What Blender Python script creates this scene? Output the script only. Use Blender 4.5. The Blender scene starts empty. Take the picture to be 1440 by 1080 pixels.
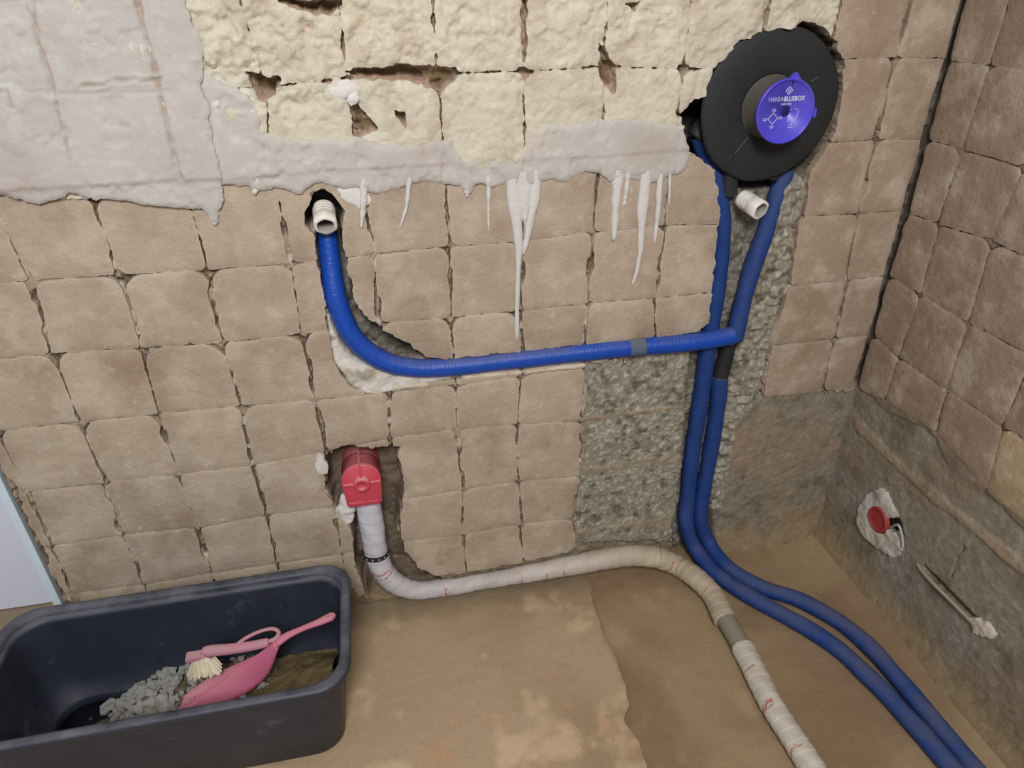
import bpy, math, random
import numpy as np
from mathutils import Vector, Matrix, noise as mnoise

C = bpy.context.scene.collection
SC = bpy.context.scene
random.seed(7)

# ------------------------------------------------------------------ camera
CP = np.array([0.6174, -1.3038, 1.3595]); YAW, PIT, ROL = 0.1942, -0.533, -0.0136
FPX = 982.5867; XW = 1.7527                 # focal length in pixels; x of the right wall
_f = np.array([math.sin(YAW)*math.cos(PIT), math.cos(YAW)*math.cos(PIT), math.sin(PIT)])
_r = np.cross(_f, [0, 0, 1]); _r /= np.linalg.norm(_r); _u = np.cross(_r, _f)
_c, _s = math.cos(ROL), math.sin(ROL)
CR, CU, CF = _c*_r+_s*_u, -_s*_r+_c*_u, _f
cam = bpy.data.cameras.new('camera'); co = bpy.data.objects.new('camera', cam); C.objects.link(co)
cam.sensor_width = 36; cam.lens = FPX/1440*36; cam.clip_start = 0.01
co.matrix_world = Matrix([[CR[0], CU[0], -CF[0], CP[0]], [CR[1], CU[1], -CF[1], CP[1]], [CR[2], CU[2], -CF[2], CP[2]], [0, 0, 0, 1]])
SC.camera = co

# ------------------------------------------------------------------ light
w = bpy.data.worlds.new('world'); SC.world = w; w.use_nodes = True
bg = w.node_tree.nodes['Background']; bg.inputs[0].default_value = (0.86, 0.92, 1.0, 1); bg.inputs[1].default_value = 0.36
def area(name, loc, target, sx, sy, power, col):
    l = bpy.data.lights.new(name, 'AREA'); l.shape = 'RECTANGLE'; l.size = sx; l.size_y = sy; l.energy = power; l.color = col
    o = bpy.data.objects.new(name, l); C.objects.link(o); o.location = loc
    o.rotation_euler = (Vector(target)-Vector(loc)).to_track_quat('-Z', 'Y').to_euler()
    return o
area('window_daylight', (0.50, -2.3, 2.55), (0.45, 0, 0.75), 0.6, 0.7, 63, (1.0, 0.985, 0.96))
SC.view_settings.view_transform = 'Standard'; SC.view_settings.look = 'None'
SC.view_settings.gamma = 1; SC.view_settings.use_curve_mapping = False
SC.view_settings.exposure = 0.0

# ------------------------------------------------------------------ survey helpers: a direction seen from the camera station cut with a real plane
def _ray(u, v): return (u-720)/FPX*CR + (540-v)/FPX*CU + CF
def on_y(u, v, y): d = _ray(u, v); return CP+d*((y-CP[1])/d[1])
def on_x(u, v, x): d = _ray(u, v); return CP+d*((x-CP[0])/d[0])
def on_z(u, v, z): d = _ray(u, v); return CP+d*((z-CP[2])/d[2])
def bp(u, v, h=0.0): p = on_y(u, v, -h); return (p[0], p[2])          # back wall x, z
def rp(u, v, h=0.0): p = on_x(u, v, XW-h); return (-p[1], p[2])        # right wall s = -y, z
def fp(u, v, z): p = on_z(u, v, z); return (p[0], p[1])
def BP(*pts): return np.array([bp(*p) for p in pts])
def RP(*pts): return np.array([rp(*p) for p in pts])

# ------------------------------------------------------------------ noise (numpy value noise)
def _hash(i, j, s):
    h = (i.astype(np.int64)*374761393 + j.astype(np.int64)*668265263 + s*1442695041) & 0xffffffff
    h = ((h ^ (h >> 13))*1274126177) & 0xffffffff
    h = (h ^ (h >> 16)) & 0xffffffff
    return h/4294967295.0
def vn(x, y, s=0):
    xi, yi = np.floor(x), np.floor(y); fx, fy = x-xi, y-yi
    fx, fy = fx*fx*fx*(fx*(fx*6-15)+10), fy*fy*fy*(fy*(fy*6-15)+10)
    a, b, c, d = _hash(xi, yi, s), _hash(xi+1, yi, s), _hash(xi, yi+1, s), _hash(xi+1, yi+1, s)
    return (a*(1-fx)+b*fx)*(1-fy)+(c*(1-fx)+d*fx)*fy
def fbm(x, y, f, o=4, s=0):                  # -1..1
    t = 0; A = 1; n = 0
    for k in range(o):
        t = t+A*(vn(x*f+17.3*k, y*f-9.1*k, s+k*31)*2-1); n += A; A *= .5; f *= 2.03
    return t/n*1.5
def ridged(x, y, f, o=3, s=0):
    t = 0; A = 1; n = 0
    for k in range(o):
        t = t+A*(1-np.abs(vn(x*f+7*k, y*f+3*k, s+k*17)*2-1)); n += A; A *= .55; f *= 2.1
    return t/n
def sstep(a, b, x): t = np.clip((x-a)/(b-a), 0, 1); return t*t*(3-2*t)
def poly_sdf(P, x, y):                        # negative inside
    P = np.asarray(P); sh = x.shape; x = x.ravel(); y = y.ravel()
    d = np.full(x.shape, 1e9); ins = np.zeros(x.shape, bool); n = len(P)
    for i in range(n):
        ax, ay = P[i]; bx, by = P[(i+1) % n]; ex, ey = bx-ax, by-ay
        t = np.clip(((x-ax)*ex+(y-ay)*ey)/(ex*ex+ey*ey+1e-12), 0, 1)
        d = np.minimum(d, (x-ax-t*ex)**2+(y-ay-t*ey)**2)
        c = ((ay > y) != (by > y)) & (x < ex*(y-ay)/(by-ay+1e-15)+ax)
        ins ^= c
    d = np.sqrt(d); return np.where(ins, -d, d).reshape(sh)
def line_sdf(P, x, y, r):                     # r: number or per-vertex radius
    P = np.asarray(P); d = np.full(x.shape, 1e9); n = len(P)
    rr = np.full(n, r) if np.isscalar(r) else np.asarray(r)
    for i in range(n-1):
        ax, ay = P[i]; bx, by = P[i+1]; ex, ey = bx-ax, by-ay
        t = np.clip(((x-ax)*ex+(y-ay)*ey)/(ex*ex+ey*ey+1e-12), 0, 1)
        d = np.minimum(d, np.hypot(x-ax-t*ex, y-ay-t*ey)-(rr[i]*(1-t)+rr[i+1]*t))
    return d
def lin(c): c = np.asarray(c, float)/255.0; return np.where(c <= .04045, c/12.92, ((c+.055)/1.055)**2.4)
def mix(a, b, t): t = np.asarray(t)[..., None]; return a*(1-t)+b*t

# ------------------------------------------------------------------ object helpers
def tag(o, label=None, cat=None, group=None, kind=None):
    if label: o['label'] = label
    if cat: o['category'] = cat
    if group: o['group'] = group
    if kind: o['kind'] = kind
    return o
def empty(name, loc=(0, 0, 0)):
    o = bpy.data.objects.new(name, None); C.objects.link(o); o.location = loc; o.empty_display_size = .02
    return o
def mesh(name, V, F, mat, parent=None, col=None, smooth=True):
    V = np.asarray(V, dtype=np.float64)
    off = Vector((0, 0, 0))
    q_ = parent
    while q_ is not None: off = off+q_.location; q_ = q_.parent
    me = bpy.data.meshes.new(name)
    if isinstance(F, np.ndarray):
        nf, k = F.shape
        me.vertices.add(len(V)); me.vertices.foreach_set('co', (V-np.array(off)).astype(np.float32).ravel())
        me.loops.add(nf*k); me.loops.foreach_set('vertex_index', F.astype(np.int32).ravel())
        me.polygons.add(nf); me.polygons.foreach_set('loop_start', np.arange(0, nf*k, k, dtype=np.int32))
        me.update(calc_edges=True)
    else:
        me.from_pydata((V-np.array(off)).tolist(), [], F); me.update()
    if smooth: me.polygons.foreach_set('use_smooth', np.ones(len(me.polygons), bool))
    if col is not None:
        a = me.color_attributes.new('col', 'FLOAT_COLOR', 'POINT')
        c = np.ones((len(V), 4), np.float32); c[:, :3] = np.clip(col, 0, 1); a.data.foreach_set('color', c.ravel())
    me.materials.append(mat); me.validate()
    o = bpy.data.objects.new(name, me); C.objects.link(o)
    if parent is not None: o.parent = parent
    return o
def join_vf(parts):
    V = []; F = []; n = 0
    for v, f in parts:
        V.append(np.asarray(v, float)); F += [tuple(i+n for i in q) for q in f]; n += len(v)
    return np.concatenate(V), F

# ------------------------------------------------------------------ materials
def material(name, base=(200, 200, 200), rough=.9, attr=False, grain=None, bump=None, spec=.3, dust=None, metallic=0, blotch=None, speck=None, coat=0):
    m = bpy.data.materials.new(name); m.use_nodes = True; nt = m.node_tree; N = nt.nodes; L = nt.links
    b = N['Principled BSDF']; b.inputs['Roughness'].default_value = rough; b.inputs['Metallic'].default_value = metallic
    b.inputs['Specular IOR Level'].default_value = spec; b.inputs['Coat Weight'].default_value = coat
    tc = N.new('ShaderNodeTexCoord'); P = tc.outputs['Object']
    if attr: a = N.new('ShaderNodeVertexColor'); a.layer_name = 'col'; col = a.outputs[0]
    else:
        a = N.new('ShaderNodeRGB'); a.outputs[0].default_value = (*lin(base), 1); col = a.outputs[0]
    def noise(scale, detail=4, rgh=.6):
        n = N.new('ShaderNodeTexNoise'); n.inputs['Scale'].default_value = scale; n.inputs['Detail'].default_value = detail
        n.inputs['Roughness'].default_value = rgh; L.new(P, n.inputs['Vector']); return n.outputs[0]
    def ramp(x, lo, hi):
        r = N.new('ShaderNodeMapRange'); r.inputs[1].default_value = lo; r.inputs[2].default_value = hi; L.new(x, r.inputs[0]); return r.outputs[0]
    def mixc(c, f, other, mode='MIX'):
        x = N.new('ShaderNodeMix'); x.data_type = 'RGBA'; x.blend_type = mode
        L.new(f, x.inputs[0]) if not isinstance(f, float) else setattr(x.inputs[0], 'default_value', f)
        L.new(c, x.inputs[6])
        if isinstance(other, tuple): x.inputs[7].default_value = (*lin(other), 1)
        else: L.new(other, x.inputs[7])
        return x.outputs[2]
    def scl(x, k):
        q = N.new('ShaderNodeMath'); q.operation = 'MULTIPLY'; q.inputs[1].default_value = k; L.new(x, q.inputs[0]); return q.outputs[0]
    for (scale, lo, hi, amt, c, mode) in (blotch or []):
        col = mixc(col, scl(ramp(noise(scale, 5), lo, hi), amt), c, mode)
    if grain:
        g = N.new('ShaderNodeMapRange'); L.new(noise(grain[0], 6, .7), g.inputs[0]); g.inputs[1].default_value = .3; g.inputs[2].default_value = .7
        g.inputs[3].default_value = 1-grain[1]; g.inputs[4].default_value = 1+grain[1]
        cb = N.new('ShaderNodeCombineColor'); [L.new(g.outputs[0], cb.inputs[i]) for i in range(3)]
        col = mixc(col, 1.0, cb.outputs[0], 'MULTIPLY')
    if dust:
        ge = N.new('ShaderNodeNewGeometry'); sp = N.new('ShaderNodeSeparateXYZ'); L.new(ge.outputs['Normal'], sp.inputs[0])
        mu = N.new('ShaderNodeMath'); mu.operation = 'MULTIPLY'; L.new(ramp(sp.outputs[2], dust[2], 1.0), mu.inputs[0]); L.new(ramp(noise(dust[3], 5), .35, .65), mu.inputs[1])
        f = scl(mu.outputs[0], dust[1]); col = mixc(col, f, dust[0])
        rr = N.new('ShaderNodeMapRange'); L.new(f, rr.inputs[0]); rr.inputs[3].default_value = rough; rr.inputs[4].default_value = 1.0; L.new(rr.outputs[0], b.inputs['Roughness'])
    L.new(col, b.inputs['Base Color'])
    if bump:
        hsum = None
        for (scale, dist) in bump:
            x = scl(noise(scale, 6, .65), dist)
            if hsum is None: hsum = x
            else:
                q = N.new('ShaderNodeMath'); q.operation = 'ADD'; L.new(hsum, q.inputs[0]); L.new(x, q.inputs[1]); hsum = q.outputs[0]
        bm = N.new('ShaderNodeBump'); bm.inputs['Distance'].default_value = 1.0; bm.inputs['Strength'].default_value = 1.0
        L.new(hsum, bm.inputs['Height']); L.new(bm.outputs[0], b.inputs['Normal'])
    return m
M_pad = material('tile_mortar', rough=.92, attr=True, grain=(220, .09), bump=[(60, .0022), (28, .003), (350, .0006)], spec=.2,
                 blotch=[(13, .48, .62, .5, (200, 186, 168), 'MIX'), (8, .48, .64, .4, (140, 118, 98), 'MIX'), (40, .62, .72, .35, (220, 208, 190), 'MIX')])
M_base = material('wall_substrate', rough=.97, attr=True, grain=(260, .2), bump=[(90, .0018), (420, .0012)], spec=.15,
                  blotch=[(45, .55, .7, .3, (190, 182, 165), 'MIX'), (30, .5, .7, .3, (70, 64, 54), 'MIX')])
M_cream = material('cream_plaster', rough=.9, attr=True, grain=(150, .05), bump=[(45, .0035), (220, .0012)], spec=.25,
                   blotch=[(22, .52, .7, .3, (172, 158, 132), 'MIX'), (50, .58, .68, .5, (226, 216, 198), 'MIX')])
M_plast = material('pale_plaster', rough=.85, attr=True, grain=(120, .03), bump=[(35, .0018), (160, .0005)], spec=.3,
                   blotch=[(8, .45, .65, .4, (184, 172, 166), 'MIX'), (28, .55, .7, .35, (216, 212, 212), 'MIX')])
M_floor = material('screed', rough=.85, attr=True, grain=(120, .07), bump=[(30, .002), (240, .0006)], spec=.3)
M_white = material('white_paint', (216, 220, 234), rough=.4)
M_strip = material('blue_white_edge', (205, 222, 232), rough=.35)

# ------------------------------------------------------------------ heightfield surfaces
class Surf:
    def __init__(s, kind, z0=0): s.kind = kind; s.z0 = z0
    def xyz(s, a, b, h):
        if s.kind == 'back': return np.stack([a, -h, b], -1)
        if s.kind == 'right': return np.stack([XW-h, -a, b], -1)
        return np.stack([a, b, s.z0+h], -1)
BACK, RIGHT = Surf('back'), Surf('right')
def grid_faces(na, nb):
    i = np.arange(na*nb).reshape(nb, na)
    return np.stack([i[:-1, :-1], i[:-1, 1:], i[1:, 1:], i[1:, :-1]], -1).reshape(-1, 4)
def piece(name, surf, f, hfun, cfun, box, res, mat, parent, back=-.02):
    """a slab whose outline is the zero line of f(a,b); its face follows hfun, its rim goes down to `back`"""
    a = np.arange(box[0], box[1]+res, res); b = np.arange(box[2], box[3]+res, res)
    A, B = np.meshgrid(a, b); cA, cB = A[:-1, :-1]+res/2, B[:-1, :-1]+res/2
    keep = f(cA, cB) < -res*.15
    if keep.sum() < 12: return None
    # drop isolated specks
    cnt = np.zeros(A.shape, int)
    for di in (0, 1):
        for dj in (0, 1): cnt[di:A.shape[0]-1+di, dj:A.shape[1]-1+dj] += keep
    used = cnt > 0; bd = used & (cnt < 4)
    x, y = A.copy(), B.copy(); e = res*.3
    for _ in range(2):
        d = f(x, y); gx = (f(x+e, y)-f(x-e, y))/(2*e); gy = (f(x, y+e)-f(x, y-e))/(2*e)
        g2 = np.maximum(gx*gx+gy*gy, .3); st = np.clip(d/g2, -res*.8, res*.8)
        x = np.where(bd, x-st*gx, x); y = np.where(bd, y-st*gy, y)
    d = f(x, y)
    H = hfun(x, y, d); idx = -np.ones(A.shape, int); idx[used] = np.arange(used.sum())
    V = surf.xyz(x[used], y[used], H[used]); n = len(V)
    ii = np.argwhere(keep); F = []
    q = np.stack([idx[ii[:, 0], ii[:, 1]], idx[ii[:, 0], ii[:, 1]+1], idx[ii[:, 0]+1, ii[:, 1]+1], idx[ii[:, 0]+1, ii[:, 1]]], -1)
    ed = np.concatenate([q[:, [0, 1]], q[:, [1, 2]], q[:, [2, 3]], q[:, [3, 0]]])
    key = ed[:, 0]*n+ed[:, 1]; rev = ed[:, 1]*n+ed[:, 0]
    be = ed[~np.isin(key, rev)]
    bv = np.unique(be); mp = -np.ones(n, int); mp[bv] = np.arange(len(bv))
    xb, yb, hb = x[used][bv], y[used][bv], H[used][bv]
    up = surf.xyz(xb, yb, hb); dn = surf.xyz(xb, yb, np.full(len(bv), back))
    sk = np.stack([be[:, 1], be[:, 0], mp[be[:, 0]]+n+len(bv), mp[be[:, 1]]+n+len(bv)], -1)
    sk = np.stack([mp[be[:, 1]]+n, mp[be[:, 0]]+n, mp[be[:, 0]]+n+len(bv), mp[be[:, 1]]+n+len(bv)], -1)
    col = cfun(x[used], y[used], d[used])
    V = np.concatenate([V, up, dn]); F = np.concatenate([q, sk]); col = np.concatenate([col, col[bv], col[bv]])
    return mesh(name, V, F, mat, parent, col)

TAN = lin((178, 161, 142)); TAN2 = lin((170, 152, 133)); CREAM = lin((211, 203, 184)); LILAC = lin((197, 189, 186)); GREY = lin((146, 140, 126))
PINK = lin((188, 158, 138)); DKC = lin((112, 104, 92)); WHT = lin((220, 214, 206))

# ================================================================== BACK WALL
T = .15
nodes = {}
def row(j, pts):
    for i, p in enumerate(pts):
        if p: nodes[(i, j)] = bp(*p)
row(6, [(42, 395), (167, 388), (292, 380), (410, 372), (528, 358), (632, 347), (735, 340), (833, 327), (935, 317), None, (1125, 305), (1208, 301)])
row(5, [(72, 497), (197, 490), (313, 483), (423, 470), (530, 455), (635, 447), (733, 437), (828, 427), (923, 420), None, (1110, 403), (1190, 395)])
row(4, [(113, 593), (223, 583), (337, 572), (443, 563), (545, 553), (640, 542), (733, 530), (823, 518), None, None, (1087, 487), (1173, 477)])
row(3, [(147, 680), (250, 668), (353, 655), (460, 635), (547, 617), (643, 603), (728, 597), (818, 593), None, None, (1073, 560), (1157, 552)])
row(2, [(173, 753), (278, 743), (375, 725), None, (557, 705), (650, 690), (730, 677), (815, 670)])
row(1, [None, None, None, None, (563, 762), (650, 753), (733, 738), (807, 730)])
row(7, [None, (131, 280), None, None, None, (627, 240), (737, 232), (847, 222), None, None, (1136, 203), (1232, 197)])
row(8, [None, None, None, (372, 122), (490, 110), (614, 103), (737, 100), (850, 93), None, None, (1160, 85), (1262, 80)])
def node(i, j):
    if (i, j) in nodes: return nodes[(i, j)]
    rr = random.Random(i*91+j*7); return (i*T+rr.uniform(-.002, .002), j*T+rr.uniform(-.002, .002))

def chain(*pts): return [bp(*p) for p in pts]
VERT_CHASE = BP((1003, 235), (1013, 290), (1009, 330), (1002, 400), (998, 455), (972, 476), (969, 520), (964, 600), (956, 690), (948, 740), (946, 800), (1010, 800), (1002, 700), (1018, 620), (1033, 540), (1050, 470), (1075, 390), (1092, 330), (1112, 262))
ROUGH_R = BP((1110, 255), (1140, 235), (1133, 300), (1120, 320), (1115, 350), (1110, 402), (1088, 470), (1076, 530), (1073, 560), (1130, 556), (1200, 549), (1260, 546), (1240, 800), (940, 830), (950, 600), (1040, 460))
MIX_HOLE = BP((1003, 240), (968, 212), (955, 190), (957, 162), (975, 140), (990, 137), (1003, 98), (1035, 62), (1075, 43), (1118, 38), (1130, 30), (1160, 40), (1178, 62), (1187, 85), (1186, 140), (1176, 185), (1150, 232), (1110, 270), (1060, 275))
CONC_L = BP((822, 512), (975, 492), (972, 560), (972, 790), (800, 800), (812, 770), (806, 735), (814, 690), (820, 600), (826, 560))
H_PIPE = chain((456, 318), (464, 372), (474, 420), (497, 475), (535, 508), (580, 518), (640, 516), (740, 506), (880, 492), (1030, 472))
PIPE_HOLE = BP((428, 300), (440, 272), (452, 266), (470, 276), (484, 296), (480, 330), (488, 372), (500, 425), (520, 452), (545, 468), (575, 482), (604, 508), (560, 530), (530, 522), (500, 508), (478, 485), (462, 450), (452, 405), (445, 360), (441, 330), (428, 320))
VALVE_HOLE = BP((458, 648), (480, 627), (520, 630), (566, 627), (560, 640), (566, 662), (570, 690), (565, 705), (564, 735), (560, 752), (570, 775), (590, 800), (615, 812), (640, 840), (520, 848), (500, 800), (494, 745), (470, 715), (456, 690))
SPLASH = BP((456, 430), (478, 460), (510, 500), (560, 520), (640, 520), (650, 530), (625, 536), (600, 540), (560, 552), (515, 556), (490, 542), (470, 512), (462, 470))
BOTTOM = BP((380, 845), (497, 828), (505, 840), (560, 806), (605, 812), (652, 806), (730, 792), (800, 778), (815, 765), (980, 765), (980, 900), (380, 900))
CUTS = [VERT_CHASE, ROUGH_R, MIX_HOLE, CONC_L, PIPE_HOLE, VALVE_HOLE, SPLASH, BOTTOM]
NOTCH = [(BP((345, 100), (372, 106), (394, 112), (385, 132), (370, 140), (360, 130)), .002), (BP((395, 0), (480, 0), (462, 18), (430, 14)), .003),
         (BP((842, 60), (852, 72), (868, 105), (862, 130), (846, 112)), .002), (BP((880, 5), (900, 0), (893, 20)), .001),
         (BP((485, 100), (560, 92), (640, 96), (645, 104), (618, 132), (600, 118), (560, 112), (505, 106)), .002), (BP((727, 97), (748, 100), (738, 110)), .002),
         (BP((493, 140), (505, 150), (515, 165), (530, 180), (505, 192), (497, 180)), .001), (BP((555, 155), (570, 160), (572, 182), (560, 165)), .0),
         (BP((955, 92), (966, 90), (966, 102), (958, 106)), .001), (BP((735, 0), (740, 0), (738, 80), (733, 60)), .001)]
def cut_d(x, y):
    n = fbm(x, y, 45, 3, 5)*.0035+fbm(x, y, 160, 2, 9)*.0015
    d = np.full(x.shape, 1e9)
    for P in CUTS:
        lo, hi = P.min(0)-.2, P.max(0)+.2
        if x.max() < lo[0] or x.min() > hi[0] or y.max() < lo[1] or y.min() > hi[1]: continue
        d = np.minimum(d, poly_sdf(P, x, y))
    d = np.minimum(d, line_sdf(H_PIPE[4:], x, y, .021))
    return d+n
def notch_d(x, y):
    d = np.full(x.shape, 1e9)
    for P, g in NOTCH:
        lo, hi = P.min(0)-.1, P.max(0)+.1
        if x.max() < lo[0] or x.min() > hi[0] or y.max() < lo[1] or y.min() > hi[1]: continue
        d = np.minimum(d, poly_sdf(P, x, y)-g)
    return d+fbm(x, y, 70, 3, 15)*.004

def cell_fun(q, seed, vgap, hgap, rad, rag, extra):
    """q: corner points (a,b) order bl, br, tr, tl ; returns the outline function of one mortar pad"""
    q = [np.array(p) for p in q]
    def edge(p0, p1, inward):
        e = p1-p0; n = np.array([e[1], -e[0]])/np.hypot(*e)
        if np.dot(n, inward-p0) > 0: n = -n
        return p0, n
    cen = sum(q)/4
    Lf, Rt, Bt, Tp = edge(q[0], q[3], cen), edge(q[1], q[2], cen), edge(q[0], q[1], cen), edge(q[3], q[2], cen)
    def f(x, y):
        wv = vgap*(.12+1.9*sstep(.35, .8, vn(x*0+y*24, x*5, seed//3+1)))
        dl = (x-Lf[0][0])*Lf[1][0]+(y-Lf[0][1])*Lf[1][1]+wv; dr = (x-Rt[0][0])*Rt[1][0]+(y-Rt[0][1])*Rt[1][1]+wv
        db = (x-Bt[0][0])*Bt[1][0]+(y-Bt[0][1])*Bt[1][1]+hgap; dt = (x-Tp[0][0])*Tp[1][0]+(y-Tp[0][1])*Tp[1][1]+hgap
        dx = np.maximum(dl, dr); dy = np.maximum(db, dt)
        left = dl > dr; top = dt > db
        r = np.where(top, np.where(left, rad[3], rad[2]), np.where(left, rad[0], rad[1]))
        ux, uy = np.maximum(dx+r, 0), np.maximum(dy+r, 0)
        d = np.minimum(np.maximum(dx+r, dy+r), 0)+np.hypot(ux, uy)-r
        d = d+rag*(fbm(x, y, 55, 3, 3)+.4*fbm(x, y, 200, 2, 4))
        for e in extra: d = np.maximum(d, e(x, y))
        return d
    return f

wall_back = empty('wall_back'); tag(wall_back, kind='structure')
XR = XW-.006
pads = []
def back_pad(i, j):
    rr = random.Random(1000+i*37+j*101)
    q = [node(i, j), node(i+1, j), node(i+1, j+1), node(i, j+1)]
    cx = sum(p[0] for p in q)/4; cz = sum(p[1] for p in q)/4
    cream = cz > 1.06 and i <= 9
    big = 1 if i < 6 and 3 <= j <= 5 else .55
    rad = [rr.uniform(.003, .016), rr.uniform(.003, .012), rr.uniform(.012, .045)*big, rr.uniform(.012, .045)*big]
    extra = [lambda x, y: -cut_d(x, y), lambda x, y: x-XR+fbm(x, y, 14, 3, 8)*.006, lambda x, y: -.168-x+fbm(x, y, 30, 3, 8)*.008,
             lambda x, y: -(y+.02)]
    if cream:
        extra += [lambda x, y: -notch_d(x, y), lambda x, y: x-(1.505+fbm(x, y, 20, 3, 2)*.004)]
        rad = [rr.uniform(.004, .02) for _ in range(4)]
    fn = cell_fun(q, i*13+j*7, .0033*rr.uniform(.3, 1.4) if not cream else .0018, .00015 if not cream else .0010, rad, .0020 if not cream else .0034, extra)
    h0 = rr.uniform(-.0012, .0012); tx = rr.uniform(-.012, .012); ty = rr.uniform(-.012, .012); s = rr.randint(0, 99)
    tint = 1+rr.uniform(-.06, .06)
    def hf(x, y, d):
        e = np.exp(np.minimum(d, 0)/.004)
        h = h0+tx*(x-cx)+ty*(y-cz)+fbm(x, y, 12, 3, s)*.0012-e*.0016-.0008*np.exp(d/.02)
        if cream:
            rough = .35+.65*sstep(.95, .35, x)*sstep(1.12, 1.2, y)+.35*sstep(1.15, 1.3, y)
            w1, w2, w3 = fbm(x, y, 15, 5, 201), fbm(x+.3, y, 24, 5, 202), fbm(x, y+.2, 40, 4, 203)
            vein = sstep(.09, .0, np.abs(fbm(x, y, 17, 5, 205)))
            h = h+.004+rough*(sstep(-.02, .03, w1)*.0042+sstep(.05, .09, w2)*.0036-sstep(.25, .31, w3)*.0040+(ridged(x, y, 30, 3, 5)-.6)*.004-vein*.0030)+fbm(x, y, 110, 2, 3)*.0007
        return h
    def cf(x, y, d):
        if cream: return mix(mix(CREAM, lin((204, 193, 172)), sstep(0, 1, fbm(x, y, 25, 3, 2)*.5+.3)), lin((194, 176, 156)), .5*sstep(.4, .5, fbm(x, y, 24, 4, 19)))*(1+(tint-1)*.5)
        c = mix(TAN*tint, lin((163, 144, 124)), sstep(.2, 1., fbm(x, y, 7, 3, 12)))
        c = mix(c, lin((196, 182, 160)), .45*sstep(-.004, 0, d))                       # worn pale arris
        t = sstep(1.30, 1.6, x)*.65; return mix(c, lin((152, 132, 113)), t)  # pad colour darkened towards the right corner, in place of light falloff
    return fn, hf, cf, q, cream
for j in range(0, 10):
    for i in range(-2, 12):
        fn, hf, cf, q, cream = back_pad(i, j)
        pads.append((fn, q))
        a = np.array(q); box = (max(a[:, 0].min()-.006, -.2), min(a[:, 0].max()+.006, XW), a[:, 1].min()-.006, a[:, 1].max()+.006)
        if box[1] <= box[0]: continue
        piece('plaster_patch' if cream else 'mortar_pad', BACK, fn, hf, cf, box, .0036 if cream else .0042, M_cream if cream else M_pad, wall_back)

# base of the wall behind the pads
xa = np.concatenate([np.arange(-.175, XW+.001, .0036), [XW+.02, XW+.14]])
zb = np.concatenate([[-.14], np.arange(-.08, 1.40, .0036), np.arange(1.42, 2.5, .03)])
X, Z = np.meshgrid(xa, zb)
D = np.full(X.shape, .03)
for fn, q in pads:
    a = np.array(q); i0, i1 = np.searchsorted(xa, [a[:, 0].min()-.02, a[:, 0].max()+.02]); j0, j1 = np.searchsorted(zb, [a[:, 1].min()-.02, a[:, 1].max()+.02])
    if i1-i0 < 2 or j1-j0 < 2: continue
    sl = np.s_[j0:j1, i0:i1]; D[sl] = np.minimum(D[sl], fn(X[sl], Z[sl]))
n1 = fbm(X, Z, 25, 4, 21); n2 = fbm(X, Z, 90, 3, 22); n3 = ridged(X, Z, 40, 3, 23)
H = -.0045+n1*.0008+n2*.0006
gz, gx = np.gradient(D); upr = sstep(.5, 1.1, np.abs(gx)/(np.abs(gz)+1e-6)); wide = sstep(.0022, .005, D)*sstep(.03, .029, D)
crk = (1-sstep(.001, .005, np.abs(D)))*sstep(.25, .5, vn(X*26, Z*26, 31)+.15)*(.12+.88*upr)
pit = wide*sstep(.0, .16, fbm(X, Z, 48, 3, 32)); crk = np.maximum(crk, pit)
sliv = crk*sstep(.66, .72, vn(X*60, Z*45, 33))*(Z < 1.0)
H = H-crk*.013*(1-.8*sliv)
COL = mix(np.broadcast_to(TAN2, X.shape+(3,)), lin((150, 132, 112)), sstep(-.3, .9, n1))
COL = mix(COL, lin((88, 74, 58)), crk*.85*(1-sliv)); COL = mix(COL, lin((214, 204, 190)), sliv*.9)
top = sstep(1.02, 1.06, Z)*sstep(1.51, 1.50, X)
COL = mix(COL, PINK, top*.8)
nd = notch_d(X, Z); tn = 1-sstep(-.001, .003, nd)
H = H-tn*top*(.007+.012*sstep(0, -.012, nd))
COL = mix(COL, lin((128, 108, 82)), tn*top*sstep(-.002, -.010, nd+n2*.004))
def lay(P, depth, col, soft=.003, nz=.004, f=None):
    global H, COL
    d = (poly_sdf(P, X, Z) if f is None else f)+n1*nz+n2*.0015
    t = 1-sstep(-soft, soft*.3, d)
    H = H*(1-t)+(depth)*t; COL = mix(COL, col, t); return t, d
nf = fbm(X, Z, 170, 2, 46)
cr = mix(mix(np.broadcast_to(GREY, X.shape+(3,)), lin((188, 182, 166)), sstep(.1, .8, nf)), lin((104, 98, 84)), sstep(.1, .9, fbm(X, Z, 60, 3, 44)))
crw = mix(np.broadcast_to(lin((144, 135, 119)), X.shape+(3,)), lin((122, 113, 97)), sstep(-.2, .8, n1+.5*n2))
tanp = sstep(.15, .6, fbm(X, Z, 6, 4, 52)+.55*sstep(.40, .45, Z)*sstep(1.5, 1.3, X)+.25*(sstep(.3, .26, np.abs(Z-.26)+.2)))
crw = mix(crw, lin((154, 134, 112)), tanp*.8)
fcb = sstep(.07, -.02, Z+.03*fbm(X, Z, 10, 3, 54)); crw = mix(crw, lin((150, 130, 102)), fcb)
lay(ROUGH_R, -.009+n1*.0013+n2*.0011+(n3-.6)*.003*sstep(.45, .5, Z)+tanp*.002+.02*sstep(.06, -.06, Z)**2, crw)
rr1 = BP((1110, 255), (1140, 235), (1120, 320), (1110, 402), (1085, 470), (1074, 560), (1040, 600), (1015, 720), (1000, 720), (1015, 620), (1040, 500), (1080, 380))
t, d = lay(rr1, -.014+n2*.006+(n3-.6)*.012, cr)
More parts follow.
